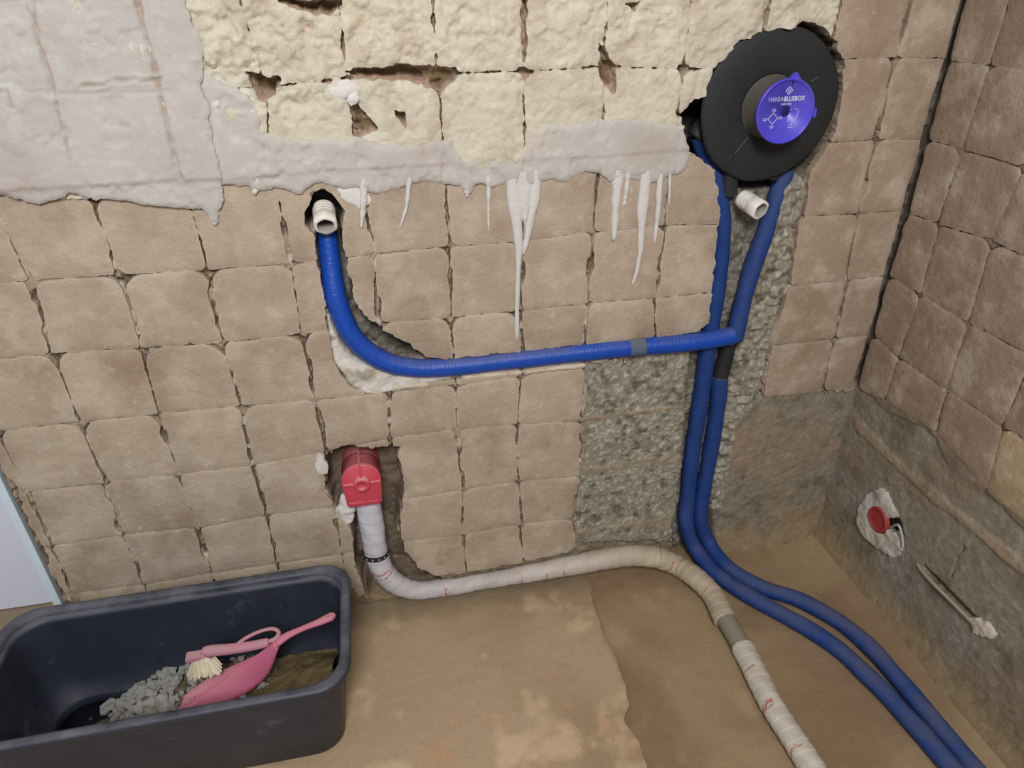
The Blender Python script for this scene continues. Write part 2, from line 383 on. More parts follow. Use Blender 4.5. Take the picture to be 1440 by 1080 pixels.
bands = sstep(.006, .003, np.abs(Z-(.455+.004*n1)))+sstep(.012, .006, np.abs(Z-(.30+.006*n1)))*.8+sstep(.02, .0, np.abs(Z-.1-.02*n1))
lay(CONC_L, -.008+n2*.0014+nf*.0012+n1*.0015+.0015*bands, mix(cr, lin((160, 144, 122)), np.clip(bands, 0, 1)))
lay(SPLASH, -.004+n1*.003+n2*.002, mix(np.broadcast_to(WHT, X.shape+(3,)), lin((176, 166, 150)), sstep(.1, .8, n1)))
lay(BOTTOM, -.016+n1*.004+n2*.003, crw)
lay(None, -.022+n2*.002, lin((178, 166, 150)), f=line_sdf(H_PIPE[3:], X, Z, .020))
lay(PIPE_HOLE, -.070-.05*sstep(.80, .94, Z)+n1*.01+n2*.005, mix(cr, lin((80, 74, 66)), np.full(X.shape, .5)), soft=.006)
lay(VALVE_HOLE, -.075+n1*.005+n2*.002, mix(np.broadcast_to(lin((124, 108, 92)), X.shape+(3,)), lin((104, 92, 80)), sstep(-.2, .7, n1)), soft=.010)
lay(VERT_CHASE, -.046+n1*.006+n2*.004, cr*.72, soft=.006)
lay(MIX_HOLE, -.115+n1*.008+n2*.004, np.broadcast_to(lin((70, 66, 58)), X.shape+(3,)), soft=.006)  # shade of the gap round the housing painted in as dark colour
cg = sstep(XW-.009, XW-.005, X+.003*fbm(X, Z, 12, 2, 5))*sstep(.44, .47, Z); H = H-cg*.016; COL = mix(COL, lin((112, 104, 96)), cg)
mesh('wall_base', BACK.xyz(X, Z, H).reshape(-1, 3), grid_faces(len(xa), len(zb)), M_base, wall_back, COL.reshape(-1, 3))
# the wall's left end, where the white panel begins
zz = np.linspace(-.14, 2.48, 260); yy = np.linspace(0, .13, 14)
Yg, Zg = np.meshgrid(yy, zz)
Xg = -.175+fbm(Yg, Zg, 30, 3, 3)*.004*(Yg > 0)
mesh('wall_end', np.stack([Xg, Yg+.0045, Zg], -1).reshape(-1, 3), grid_faces(14, 260)[:, ::-1], M_base, wall_back, np.broadcast_to(lin((176, 160, 142)), (14*260, 3)))

# pale plaster layers over the tile bed
LEFT = BP((-60, -60), (250, -60), (262, 0), (282, 70), (288, 130), (300, 195), (312, 240), (314, 280), (306, 318), (294, 300), (284, 292), (262, 291), (232, 286), (200, 283), (170, 278), (138, 279), (112, 270), (80, 278), (60, 287), (40, 283), (14, 275), (-60, 262))
LAV = BP((270, 108), (292, 108), (335, 120), (362, 150), (372, 186), (420, 196), (500, 192), (555, 204), (635, 196), (648, 226), (733, 222), (742, 178), (850, 170), (885, 166), (958, 178), (962, 200), (970, 225), (958, 242), (940, 243), (915, 258), (880, 254), (862, 258), (845, 246), (822, 240), (800, 258), (772, 252), (745, 262), (712, 258), (690, 262), (668, 255), (655, 276), (648, 258), (628, 262), (600, 255), (560, 262), (525, 270), (500, 262), (482, 268), (455, 256), (440, 256), (425, 272), (405, 268), (385, 262), (360, 275), (350, 262), (315, 262), (290, 262))
def seams(x, y):                        # the old joints telegraphing through the plaster
    s = 0
    for i in range(-1, 12):
        s = s+np.exp(-((x-i*T-.010*fbm(x, y, 14, 4, i)-.0)/.0024)**2)*sstep(.3, .55, vn(x*12, y*22, i+60))*1.4
    return s+.8*np.exp(-((y-1.205-.004*fbm(x, y, 10, 2, 5))/.002)**2)*sstep(.4, .7, vn(x*14, y*8, 90))
def flakes(x, y): return sstep(.1, .16, fbm(x, y, 13, 5, 301))*.0014-sstep(.42, .48, fbm(x, y, 22, 4, 302))*.0024
LCR = [BP((196, -20), (199, 10), (207, 40), (214, 75), (222, 100)), BP((46, -20), (50, 20), (60, 60), (76, 108), (88, 175), (103, 222)), BP((226, 116), (232, 150), (241, 192), (250, 225), (258, 248)), BP((120, 119), (150, 116), (190, 112), (228, 110)), BP((-20, 122), (15, 126), (22, 150))]
LCW = [.0024, .0012, .0016, .0014, .0012]
def lcrack(x, y):
    d = np.full(x.shape, 1e9); wx, wy_ = x+fbm(x, y, 28, 4, 401)*.004, y+fbm(x, y, 28, 4, 402)*.004
    for P, w_ in zip(LCR, LCW): d = np.minimum(d, line_sdf(P, wx, wy_, w_*1.2)+.0014*fbm(x, y, 60, 2, 403))
    return d
def f_left(x, y): return poly_sdf(LEFT, x, y)+fbm(x, y, 40, 4, 6)*.006
def f_lav(x, y): return np.maximum(poly_sdf(LAV, x, y)+fbm(x, y, 45, 4, 7)*.0055, -(f_left(x, y)+.004))
def h_left(x, y, d):
    lip = sstep(1.065, 1.058, y+fbm(x, y, 5, 2, 3)*.003)
    return flakes(x, y)+.0155+fbm(x, y, 9, 3, 4)*.002+fbm(x, y, 70, 2, 4)*.0005-np.exp(d/.003)*.004-seams(x, y)*.003-lip*.0035+np.exp(-(d/.006)**2)*.0008-.0055*(1-sstep(-.001, .0018, lcrack(x, y)))+.0015*np.exp(-((lcrack(x, y)-.004)/.003)**2)
def h_lav(x, y, d):
    lip = sstep(1.062, 1.056, y+fbm(x, y, 5, 2, 3)*.003)
    return flakes(x, y)+.0095+fbm(x, y, 12, 3, 4)*.0014+fbm(x, y, 80, 2, 4)*.0005-np.exp(d/.003)*.004-seams(x, y)*.0035-lip*.002
def c_left(x, y, d): return mix(mix(np.broadcast_to(lin((192, 188, 182)), x.shape+(3,)), lin((184, 173, 164)), sstep(-.1, .8, fbm(x, y, 5, 4, 33))), lin((166, 142, 126)), .8*(1-sstep(-.001, .002, lcrack(x, y))))
def c_lav(x, y, d):
    c = mix(np.broadcast_to(lin((192, 187, 180)), x.shape+(3,)), lin((184, 173, 163)), sstep(.1, .9, fbm(x, y, 7, 3, 34)))
    return mix(c, lin((206, 198, 182)), sstep(1.06, 1.08, y)*sstep(.75, .85, x)*sstep(.98, .9, x)*.9)
piece('plaster_layer', BACK, f_left, h_left, c_left, (-.175, .40, .98, 1.45), .0036, M_plast, wall_back, back=-.006)
piece('plaster_layer', BACK, f_lav, h_lav, c_lav, (.2, 1.3, .96, 1.25), .0036, M_plast, wall_back, back=-.006)

# plaster runs hanging from the lower edge
def drip(path, w, off=.001, seg=10):
    path = [(path[0][0], path[0][1]-12)]+list(path[1:]); P = [bp(u, v, .002) for u, v in path]; n = 46; L = len(P)-1; V = []; cols = []
    for k in range(n):
        t = k/(n-1)*L; i = min(int(t), L-1); u = t-i
        p0, p1 = P[i], P[i+1]; x = p0[0]*(1-u)+p1[0]*u; z = p0[1]*(1-u)+p1[1]*u
        ww = w[i]*(1-u)+w[i+1]*u; tip = min(1, math.sqrt(max(0, 1-(k/(n-1))**14)))
        ww *= tip*(1+.10*math.sin(k*.55+x*90))
        for s in range(seg+1):
            a = math.pi*s/seg; V.append((x-math.cos(a)*ww, -(off+math.sin(a)*min(.0065, ww*1.1)*(1+.06*math.sin(2*a+k*.25))), z))
    F = grid_faces(seg+1, n)
    mesh('plaster_drip', np.array(V), F[:, ::-1], M_drip, wall_back)
M_drip = material('drip_plaster', (212, 208, 204), rough=.75, grain=(90, .05), bump=[(60, .002)])
drip([(722, 250), (726, 300), (730, 350), (728, 400), (727, 440), (727, 480)], [.018, .013, .0075, .005, .005, .0065])
drip([(755, 250), (750, 290), (742, 330), (736, 360)], [.014, .010, .007, .004])
drip([(738, 252), (738, 285), (738, 318)], [.020, .012, .002])
drip([(870, 250), (866, 290), (863, 340)], [.012, .008, .006]); drip([(884, 250), (880, 275), (877, 290)], [.006, .004, .003])
drip([(910, 250), (903, 300), (901, 350), (896, 380), (889, 402)], [.014, .010, .006, .004, .004])
drip([(929, 245), (926, 290), (920, 344)], [.007, .006, .004]); drip([(943, 235), (941, 290)], [.004, .002])
drip([(687, 258), (687, 290), (687, 326)], [.007, .003, .002]); drip([(576, 258), (572, 290), (562, 322)], [.006, .004, .002])
drip([(512, 262), (511, 290), (508, 322)], [.009, .006, .003]); drip([(298, 285), (303, 318)], [.014, .006]); drip([(655, 258), (657, 278)], [.01, .004])
drip([(499, 240), (497, 262)], [.003, .002]); drip([(364, 250), (358, 275)], [.010, .005])
# pale ragged lip broken out under the level pipe and chipped corners of the bed
for (u0, v0, u1, v1, w0) in ((655, 531, 730, 524, .0035), (742, 523, 820, 514, .004), (555, 545, 600, 541, .004)):
    P_ = [bp(u0, v0), bp(u1, v1)]; sd_ = u0
    piece('mortar_lip', BACK, lambda x, y, P_=P_, w0=w0, sd_=sd_: line_sdf(P_, x, y, w0)+fbm(x, y, 50, 3, sd_)*.003, lambda x, y, d: .0005-d*.5+fbm(x, y, 90, 2, 3)*.0006,
          lambda x, y, d: np.broadcast_to(lin((208, 196, 178)), x.shape+(3,)), (P_[0][0]-.015, P_[1][0]+.015, min(P_[0][1], P_[1][1])-.015, max(P_[0][1], P_[1][1])+.015), .0028, M_plast, wall_back, back=-.008)
# blobs of bright filler
def blob(u, v, rx, rz, hgt, mat, parent, name='plaster_blob', surf=BACK, pt=None, h0=0.0):
    a0, b0 = bp(u, v) if pt is None else pt
    sd = int(u*7+v)
    f = lambda x, y: np.hypot((x-a0)/rx, (y-b0)/rz)*min(rx, rz)-min(rx, rz)+fbm(x, y, 50, 3, sd)*.4*min(rx, rz)
    piece(name, surf, f, lambda x, y, d: h0+np.sqrt(np.clip(-d/min(rx, rz), 0, 1))*hgt+fbm(x, y, 90, 3, sd)*hgt*.3, lambda x, y, d: np.broadcast_to(lin((218, 214, 210)), x.shape+(3,)),
          (a0-rx*1.6, a0+rx*1.6, b0-rz*1.6, b0+rz*1.6), min(rx, rz)/8, mat, parent, back=h0-.006)
blob(488, 122, .024, .016, .0035, M_plast, wall_back, h0=.008); blob(497, 138, .010, .012, .004, M_plast, wall_back, h0=.008)
blob(452, 652, .013, .030, .0015, M_plast, wall_back, h0=.000); blob(486, 722, .020, .040, .008, M_plast, wall_back, h0=-.010)
blob(306, 148, .008, .012, .006, M_cream, wall_back, h0=.004); blob(500, 276, .026, .022, .002, M_plast, wall_back, h0=.0)

# ================================================================== RIGHT WALL
wall_right = empty('wall_right', (XW, 0, 0)); tag(wall_right, kind='structure')
S0 = .1017
RN = {}
for (i, j), p in {(0, 4): (1262, 503), (1, 4): (1328, 547), (2, 4): (1410, 600), (0, 5): (1294, 414), (1, 5): (1360, 454), (1, 6): (1393, 338), (0, 3): (1242, 562), (1, 3): (1314, 608), (2, 3): (1386, 690)}.items(): RN[(i, j)] = rp(*p)
def rnode(i, j):
    if (i, j) in RN: return RN[(i, j)]
    rr = random.Random(i*55+j*3); return ((S0+i*T if i >= 0 else .004)+rr.uniform(-.002, .002), j*T+rr.uniform(-.002, .002))
LOWR = RP((1195, 540), (1228, 560), (1243, 578), (1262, 585), (1290, 600), (1312, 618), (1322, 640), (1350, 672), (1385, 695), (1440, 745), (1700, 1000), (1700, 1900), (1100, 1200), (1100, 700))
def low_d(x, y): return poly_sdf(LOWR, x, y)+fbm(x, y, 30, 3, 2)*.004
rpads = []
for j in range(3, 10):
    for i in range(-1, 9):
        q = [rnode(i, j), rnode(i+1, j), rnode(i+1, j+1), rnode(i, j+1)]
        rr = random.Random(5000+i*37+j*101); cx = sum(p[0] for p in q)/4; cz = sum(p[1] for p in q)/4
        rad = [rr.uniform(.004, .016), rr.uniform(.004, .012), rr.uniform(.012, .035), rr.uniform(.012, .035)]
        fn = cell_fun(q, i*13+j*7+400, .0020*rr.uniform(.3, 1.3), .0002, rad, .0018, [lambda x, y: -low_d(x, y), lambda x, y: .003+.003*fbm(x, y, 12, 2, 5)-x])
        h0 = rr.uniform(-.0012, .0012); tx = rr.uniform(-.012, .012); ty = rr.uniform(-.012, .012); s = rr.randint(0, 99); tint = 1+rr.uniform(-.05, .05)
        yel = (i == 2 and j == 3) or (i == 3 and j in (3, 4))
        hf = lambda x, y, d, h0=h0, tx=tx, ty=ty, s=s, cx=cx, cz=cz: h0+tx*(x-cx)+ty*(y-cz)+fbm(x, y, 12, 3, s)*.0016-np.exp(np.minimum(d, 0)/.004)*.0016-.0006*np.exp(d/.02)
        cf = lambda x, y, d, tint=tint, yel=yel: mix(mix((lin((176, 156, 122)) if yel else lin((156, 136, 118)))*tint, lin((150, 126, 104)), sstep(.2, 1., fbm(x, y, 7, 3, 12))), lin((176, 158, 134)), .4*sstep(-.004, 0, d))
        rpads.append((fn, q)); a = np.array(q)
        piece('mortar_pad', RIGHT, fn, hf, cf, (a[:, 0].min()-.006, a[:, 0].max()+.006, a[:, 1].min()-.006, a[:, 1].max()+.006), .0045, M_pad, wall_right)
sa = np.concatenate([np.arange(-.05, 1.05, .0042), np.arange(1.08, 2.3, .03)])
zb = np.concatenate([[-.14], np.arange(-.08, 1.5, .0042), np.arange(1.53, 2.5, .03)])
X, Z = np.meshgrid(sa, zb); D = np.full(X.shape, .03)
for fn, q in rpads:
    a = np.array(q); i0, i1 = np.searchsorted(sa, [a[:, 0].min()-.02, a[:, 0].max()+.02]); j0, j1 = np.searchsorted(zb, [a[:, 1].min()-.02, a[:, 1].max()+.02])
    if i1-i0 < 2 or j1-j0 < 2: continue
    sl = np.s_[j0:j1, i0:i1]; D[sl] = np.minimum(D[sl], fn(X[sl], Z[sl]))
n1 = fbm(X, Z, 25, 4, 121); n2 = fbm(X, Z, 90, 3, 122); n3 = ridged(X, Z, 30, 3, 123)
H = -.0045+n1*.0008+n2*.0006
gz, gx = np.gradient(D); upr = sstep(.5, 1.1, np.abs(gx)/(np.abs(gz)+1e-6))
crk = (1-sstep(.001, .0055, np.abs(D)))*sstep(.25, .55, vn(X*22, Z*22, 131)+.05)*(.1+.9*upr); H = H-crk*.012
sliv = crk*sstep(.70, .76, vn(X*50, Z*30, 133)); H = H+sliv*.01
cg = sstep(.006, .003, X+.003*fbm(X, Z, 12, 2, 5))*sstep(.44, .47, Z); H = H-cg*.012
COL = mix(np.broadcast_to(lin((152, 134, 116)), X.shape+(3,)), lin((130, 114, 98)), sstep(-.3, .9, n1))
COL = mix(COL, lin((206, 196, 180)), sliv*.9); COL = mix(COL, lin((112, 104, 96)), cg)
gcol = mix(mix(np.broadcast_to(lin((146, 138, 124)), X.shape+(3,)), lin((164, 156, 142)), sstep(.1, .9, n2)), lin((130, 120, 104)), sstep(.0, .9, fbm(X, Z, 12, 3, 144)))
# line of pale mortar left by the old bath edge, and the tan smear low down
STRIPE = [rp(1203, 598), rp(1240, 635), rp(1275, 668), rp(1315, 702), rp(1360, 738), rp(1400, 772), rp(1450, 815)]
STRIPE += [(STRIPE[-1][0]+.8, STRIPE[-1][1])]
ts = 1-sstep(-.003, .006, line_sdf(STRIPE, X, Z, .011)+n1*.006)
gcol = mix(gcol, lin((172, 150, 126)), ts*.85)
tl = sstep(.1, .7, fbm(X, Z, 6, 4, 152)+.5*sstep(.22, .10, Z)); gcol = mix(gcol, lin((148, 130, 108)), tl*.8); gcol = mix(gcol, lin((148, 128, 100)), sstep(.09, -.01, Z+.03*fbm(X, Z, 10, 3, 154)))
t, d = lay(LOWR, -.008+n1*.0011+n2*.0009+(n3-.6)*.0015+ts*.004+tl*.002+.03*sstep(.06, -.06, Z)**2, gcol)
SOCKC = rp(1234, 732)
hole = np.hypot(X-SOCKC[0], Z-SOCKC[1])-.036; t2 = 1-sstep(-.001, .002, hole); H = H*(1-t2)-.05*t2
gap = line_sdf([rp(1238, 735), rp(1258, 740), rp(1263, 752)], X, Z, [.02, .016, .007])+n2*.004; t2 = 1-sstep(-.001, .002, gap); H = H*(1-t2)-.04*t2
GR = [rp(1296, 800), rp(1330, 836), rp(1368, 875)]
t2 = 1-sstep(-.001, .003, line_sdf(GR, X, Z, [.006, .009, .007])+n2*.002); H = H-t2*.013; COL = mix(COL, lin((110, 96, 78)), t2*.5)
t2 = 1-sstep(-.0005, .001, line_sdf([rp(1351, 768), rp(1342, 785), rp(1332, 812)], X, Z, .0012)); H = H-t2*.008
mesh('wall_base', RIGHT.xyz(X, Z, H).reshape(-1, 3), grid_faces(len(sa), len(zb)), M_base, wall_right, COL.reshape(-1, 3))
# white filler round the socket box and beside the cable
SW = RP((1236, 685), (1245, 692), (1246, 700), (1256, 715), (1262, 728), (1246, 730), (1238, 738), (1250, 748), (1262, 752), (1268, 775), (1262, 782), (1252, 784), (1225, 765), (1212, 755), (1203, 735), (1204, 715), (1215, 698), (1228, 690))
def fsw(x, y): return np.maximum(poly_sdf(SW, x, y)+fbm(x, y, 70, 3, 8)*.004, -(np.hypot(x-SOCKC[0], y-SOCKC[1])-.033))
piece('plaster_patch', RIGHT, fsw, lambda x, y, d: .000+fbm(x, y, 40, 3, 3)*.003-np.exp(d/.004)*.003, lambda x, y, d: mix(np.broadcast_to(lin((206, 200, 188)), x.shape+(3,)), lin((176, 166, 148)), sstep(-.1, .8, fbm(x, y, 30, 3, 9))),
      (SW[:, 0].min()-.02, SW[:, 0].max()+.02, SW[:, 1].min()-.02, SW[:, 1].max()+.02), .003, M_plast, wall_right)
SW2 = RP((1362, 872), (1372, 868), (1390, 880), (1398, 893), (1392, 900), (1378, 895), (1368, 890))
piece('plaster_patch', RIGHT, lambda x, y: poly_sdf(SW2, x, y)+fbm(x, y, 70, 3, 8)*.004, lambda x, y, d: .001+fbm(x, y, 60, 3, 3)*.003-np.exp(d/.004)*.002, lambda x, y, d: np.broadcast_to(lin((204, 194, 178)), x.shape+(3,)),
      (SW2[:, 0].min()-.02, SW2[:, 0].max()+.02, SW2[:, 1].min()-.02, SW2[:, 1].max()+.02), .003, M_plast, wall_right)

# ================================================================== FLOOR
floor = empty('floor'); tag(floor, kind='structure')
ZL, ZH = -.047, -.022
ya = np.concatenate([np.arange(-2.4, -.96, .04), np.arange(-.95, .3, .006)]); xf = np.concatenate([np.arange(-1.2, -.2, .04), np.arange(-.2, XW+.05, .006)])
X, Y = np.meshgrid(xf, ya); FS = Surf('floor', 0)
n1 = fbm(X, Y, 6, 4, 61)
Hf = ZL+n1*.0025+fbm(X, Y, 40, 3, 62)*.0008+.02*sstep(.10, 0, XW-X+.02*n1)**2
cfl = mix(np.broadcast_to(lin((158, 136, 104)), X.shape+(3,)), lin((140, 116, 88)), sstep(-.4, .6, fbm(X, Y, 4, 4, 63)))
cfl = mix(cfl, lin((178, 156, 126)), .5*sstep(.4, 1, fbm(X, Y, 9, 3, 64)))
mesh('floor_base', FS.xyz(X, Y, Hf).reshape(-1, 3), grid_faces(len(xf), len(ya)), M_floor, floor, cfl.reshape(-1, 3))
EDGE = [fp(826, 800, ZH), fp(838, 858, ZH), fp(850, 895, ZH), fp(866, 922, ZH), fp(878, 958, ZH), fp(886, 990, ZH), fp(880, 1012, ZH), fp(896, 1040, ZH), fp(910, 1075, ZH), fp(925, 1120, ZH)]
SLAB = np.array([(-1.15, -2.3), (-1.15, .26), (-.18, .26), (-.18, .02), (1.07, .02)]+EDGE+[(1.06, -2.3)])
def fslab(x, y): return poly_sdf(SLAB, x, y)+fbm(x, y, 30, 3, 71)*.006
def hslab(x, y, d): return ZH+fbm(x, y, 5, 3, 72)*.002+fbm(x, y, 60, 2, 73)*.0005-np.exp(np.minimum(d, 0)/.008)*.005-.012*sstep(-.2, -.05, y)*sstep(-.15, 0, d)
def cslab(x, y, d):
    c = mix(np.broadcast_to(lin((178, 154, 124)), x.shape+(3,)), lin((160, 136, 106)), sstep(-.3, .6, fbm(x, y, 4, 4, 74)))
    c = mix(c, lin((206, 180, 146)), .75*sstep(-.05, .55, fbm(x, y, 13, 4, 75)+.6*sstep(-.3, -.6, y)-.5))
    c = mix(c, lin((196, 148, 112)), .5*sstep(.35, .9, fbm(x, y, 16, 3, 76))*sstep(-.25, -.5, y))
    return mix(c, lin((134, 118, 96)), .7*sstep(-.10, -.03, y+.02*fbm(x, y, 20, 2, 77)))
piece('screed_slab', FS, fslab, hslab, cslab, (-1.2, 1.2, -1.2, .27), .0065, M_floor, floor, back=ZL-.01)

# white panel in the opening at the far left, and the pale strip on the wall's end
def box(x0, x1, y0, y1, z0, z1, bev=0):
    v = [(x, y, z) for x in (x0, x1) for y in (y0, y1) for z in (z0, z1)]
    return v, [(0, 1, 3, 2), (4, 6, 7, 5), (0, 4, 5, 1), (2, 3, 7, 6), (0, 2, 6, 4), (1, 5, 7, 3)]
v, f = box(-1.2, -.06, .175, .215, ZH-.002, 2.3); wl = mesh('wall_left', v, f, M_white, None, smooth=False); tag(wl, kind='structure')
v, f = box(-.196, -.180, -.001, .13, -.03, 2.3); tr = mesh('trim_1', v, f, M_strip, None, smooth=False); tag(tr, kind='structure')

# ================================================================== tubes
def catmull(P, n=14):
    P = [np.array(p, float) for p in P]; P = [2*P[0]-P[1]]+P+[2*P[-1]-P[-2]]; out = []
    for i in range(1, len(P)-2):
        for k in range(n):
            t = k/n; out.append(.5*((2*P[i])+(-P[i-1]+P[i+1])*t+(2*P[i-1]-5*P[i]+4*P[i+1]-P[i+2])*t*t+(-P[i-1]+3*P[i]-3*P[i+1]+P[i+2])*t**3))
    out.append(P[-2]); return np.array(out)
def resample(P, step):
    s = np.concatenate([[0], np.cumsum(np.linalg.norm(np.diff(P, axis=0), axis=1))]); n = max(3, int(s[-1]/step)); t = np.linspace(0, s[-1], n)
    return np.stack([np.interp(t, s, P[:, k]) for k in range(3)], 1), t
def tube(name, pts, r, mat, parent, step=.003, seg=20, cf=None, rf=None, smoothn=14, caps=True):
    P, s = resample(catmull(pts, smoothn) if smoothn else np.array(pts, float), step)
    Tn = np.gradient(P, axis=0); Tn /= np.linalg.norm(Tn, axis=1)[:, None]
    up = np.array([0, -.3, 1.0]) if abs(Tn[0][2]) < .8 else np.array([0, -1.0, 0]); u = np.cross(Tn[0], up); u /= np.linalg.norm(u); V = []; cols = []
    for i in range(len(P)):
        u = u-Tn[i]*np.dot(u, Tn[i]); u /= np.linalg.norm(u); w = np.cross(Tn[i], u)
        a = np.arange(seg)*2*math.pi/seg
        rad = (rf(s[i]/s[-1], s[i], a) if rf else r)*np.ones(seg)
        V.append(P[i]+rad[:, None]*(np.cos(a)[:, None]*u+np.sin(a)[:, None]*w))
        if cf: cols.append(cf(s[i]/s[-1], s[i], a, P[i]))
    n = len(P); i = np.arange(n-1)[:, None]*seg; k = np.arange(seg)[None]; k2 = (k+1) % seg
    F = np.stack([i+k, i+k2, i+seg+k2, i+seg+k], -1).reshape(-1, 4).tolist()
    V = np.concatenate(V)
    if caps: F += [list(range(seg))[::-1], [(n-1)*seg+q for q in range(seg)]]
    return mesh(name, V, F, mat, parent, np.concatenate(cols) if cf else None)
def root_for(name, pts, *t, **k): o = empty(name, tuple(float(c) for c in pts)); return tag(o, *t, **k)

M_blue = material('blue_insulation', (20, 72, 172), rough=.32, spec=.45, bump=[(120, .0012)], dust=((120, 118, 118), .55, .35, 9), grain=(40, .12))
M_bluef = material('blue_insulation_dusty', (28, 62, 126), rough=.55, spec=.3, bump=[(120, .0012)], dust=((84, 88, 112), 1.0, -.1, 7), grain=(40, .12))
def wy(u, v, h): return on_y(u, v, -h)
def wz(u, v, z): return on_z(u, v, z)
def ribs(r, amt=.0007):
    def g(t, s, a):
        z = vn(np.array([s*9.0]), np.array([.3]), 5)[0]
        return r*(1+.03*math.sin(s*40))+amt*math.sin(s*2*math.pi/.0075)*(.3+z)+.0004*np.sin(3*a+s*60)
    return g
# horizontal run from the left outlet to the riser
hp = [wy(457, 285, -.062), wy(460, 322, -.048), wy(465, 372, -.034), wy(474, 425, -.016), wy(497, 474, -.009), wy(535, 505, -.006), wy(582, 517, -.006), wy(640, 515, -.008), wy(740, 504, -.008), wy(880, 489, -.004), wy(975, 481, .004), wy(1030, 472, .002)]
hr = root_for('water_pipe', hp[0], 'bright blue insulated pipe curving from the left outlet and running level across the wall', 'pipe')
def rh(t, s, a):
    r = .0205-.004*(1-sstep(0, .12, t))
    return r*(1+.02*np.sin(s*40))+.0007*math.sin(s*2*math.pi/.0075)*(.3+vn(np.array([s*9.0]), np.array([.3]), 5)[0])
tube('insulation_sleeve', hp, .0175, M_blue, hr, rf=rh)
# riser 1: behind, left edge of chase, over the floor
v1 = [wy(985, 190, -.050), wy(997, 225, -.045), wy(1006, 258, -.036), wy(1014, 310, -.032), wy(1012, 370, -.032), wy(1004, 430, -.030), wy(994, 500, -.026), wy(984, 570, -.024), wy(973, 640, -.024), wy(967, 700, -.02), wy(965, 735, -.008)]
zf = ZL+.021
f1 = [wz(978, 772, zf+.025), wz(1008, 808, zf+.006), wz(1060, 842, zf), wz(1115, 872, zf), wz(1170, 906, zf), wz(1225, 955, zf), wz(1275, 1008, zf), wz(1340, 1082, zf), wz(1430, 1190, zf)]
r1 = root_for('water_pipe', v1[0], 'left blue pipe of the upright pair, sweeping onto the floor nearer the drain pipe', 'pipe')
tube('insulation_sleeve', v1+f1, .0185, M_bluef, r1, step=.004, rf=ribs(.0200, .0003))
v2 = [wy(1012, 528, -.034), wy(1009, 570, -.032), wy(1000, 630, -.030), wy(989, 690, -.024), wy(985, 728, -.012)]
f2 = [wz(996, 762, zf+.03), wz(1022, 796, zf+.012), wz(1066, 824, zf), wz(1120, 842, zf), wz(1170, 868, zf), wz(1215, 902, zf), wz(1255, 945, zf), wz(1300, 998, zf), wz(1372, 1084, zf), wz(1460, 1190, zf)]
r2 = root_for('water_pipe', v2[0], 'right blue pipe of the pair sweeping across the floor, nearer the right wall', 'pipe')
tube('insulation_sleeve', v2+f2, .0185, M_bluef, r2, step=.004, rf=ribs(.0200, .0003))
M_blk = material('black_rubber', (38, 40, 42), rough=.62, spec=.4, bump=[(80, .0008)], dust=((96, 94, 88), .35, .1, 12), grain=(30, .15))
tube('pipe_coupling', [wy(1024, 482, -.036), wy(1018, 508, -.036), wy(1012, 532, -.034)], .0195, M_blk, r2, smoothn=4)
v3 = [wy(1104, 240, -.045), wy(1095, 268, -.036), wy(1080, 315, -.028), wy(1062, 365, -.024), wy(1048, 410, -.020), wy(1040, 445, -.014), wy(1032, 478, -.006)]
r3 = root_for('water_pipe', v3[0], 'short blue pipe dropping from the round valve housing to the level blue pipe', 'pipe')
tube('insulation_sleeve', v3, .018, M_bluef, r3, step=.004, rf=ribs(.0195, .0004))

# ------------------------------------------------------------------ white stub outlets
M_wp = material('white_plastic', (236, 230, 220), rough=.4, spec=.4, dust=((190, 180, 164), .2, .2, 14), bump=[(60, .0006)])
M_in = material('plug_bore', (176, 170, 162), rough=.6)
def stub(base, tip, r, label, group=None):
    base, tip = np.array(base), np.array(tip); ax = tip-base; Ln = np.linalg.norm(ax); ax /= Ln
    u = np.cross(ax, [0, 0, 1.0]); u /= np.linalg.norm(u); w = np.cross(u, ax)
    o = root_for('pipe_plug', base, label, 'plug', group)
    prof = [(0, r), (Ln*.55, r), (Ln*.58, r*1.06), (Ln*.94, r*1.10), (Ln, r*1.02), (Ln, r*.78), (Ln*.35, r*.70)]
    n = 36
    def ringset(pr, hexed):
        V = []
        for (d, rad) in pr:
            for k in range(n):
                a = 2*math.pi*k/n
                hx = 1/ max(math.cos(((a+math.pi/6) % (math.pi/3))-math.pi/6), .1)
                rr = rad*(1+(hx-1)*hexed*(.9 if d > Ln*.5 else 0)); V.append(base+ax*d+rr*(math.cos(a)*u+math.sin(a)*w))
        F = [(i*n+k, i*n+(k+1) % n, (i+1)*n+(k+1) % n, (i+1)*n+k) for i in range(len(pr)-1) for k in range(n)]
        return V, F
    V, F = ringset(prof[:6], .6); mesh('plug_body', V, [q[::-1] for q in F], M_wp, o)
    V, F = ringset([(Ln, r*.78), (Ln*.35, r*.70)], .6); F.append(tuple(n+k for k in range(n))); mesh('plug_bore', V, [q[::-1] for q in F[:-1]]+[F[-1]], M_in, o)
    for k in (0, 1, 2):
        d = Ln*(.12+.14*k); V, F = ringset([(d, r*.98), (d+Ln*.03, r*1.08), (d+Ln*.06, r*.98)], 0); mesh('thread', V, [q[::-1] for q in F], M_wp, o)
stub(wy(455, 292, -.040), wy(458, 318, .004), .0195, 'white plastic pipe plug in the hole above the left end of the blue pipe')
stub(wy(1044, 279, -.022), wy(1070, 296, .030), .0185, 'white plastic pipe plug below the black round valve housing')

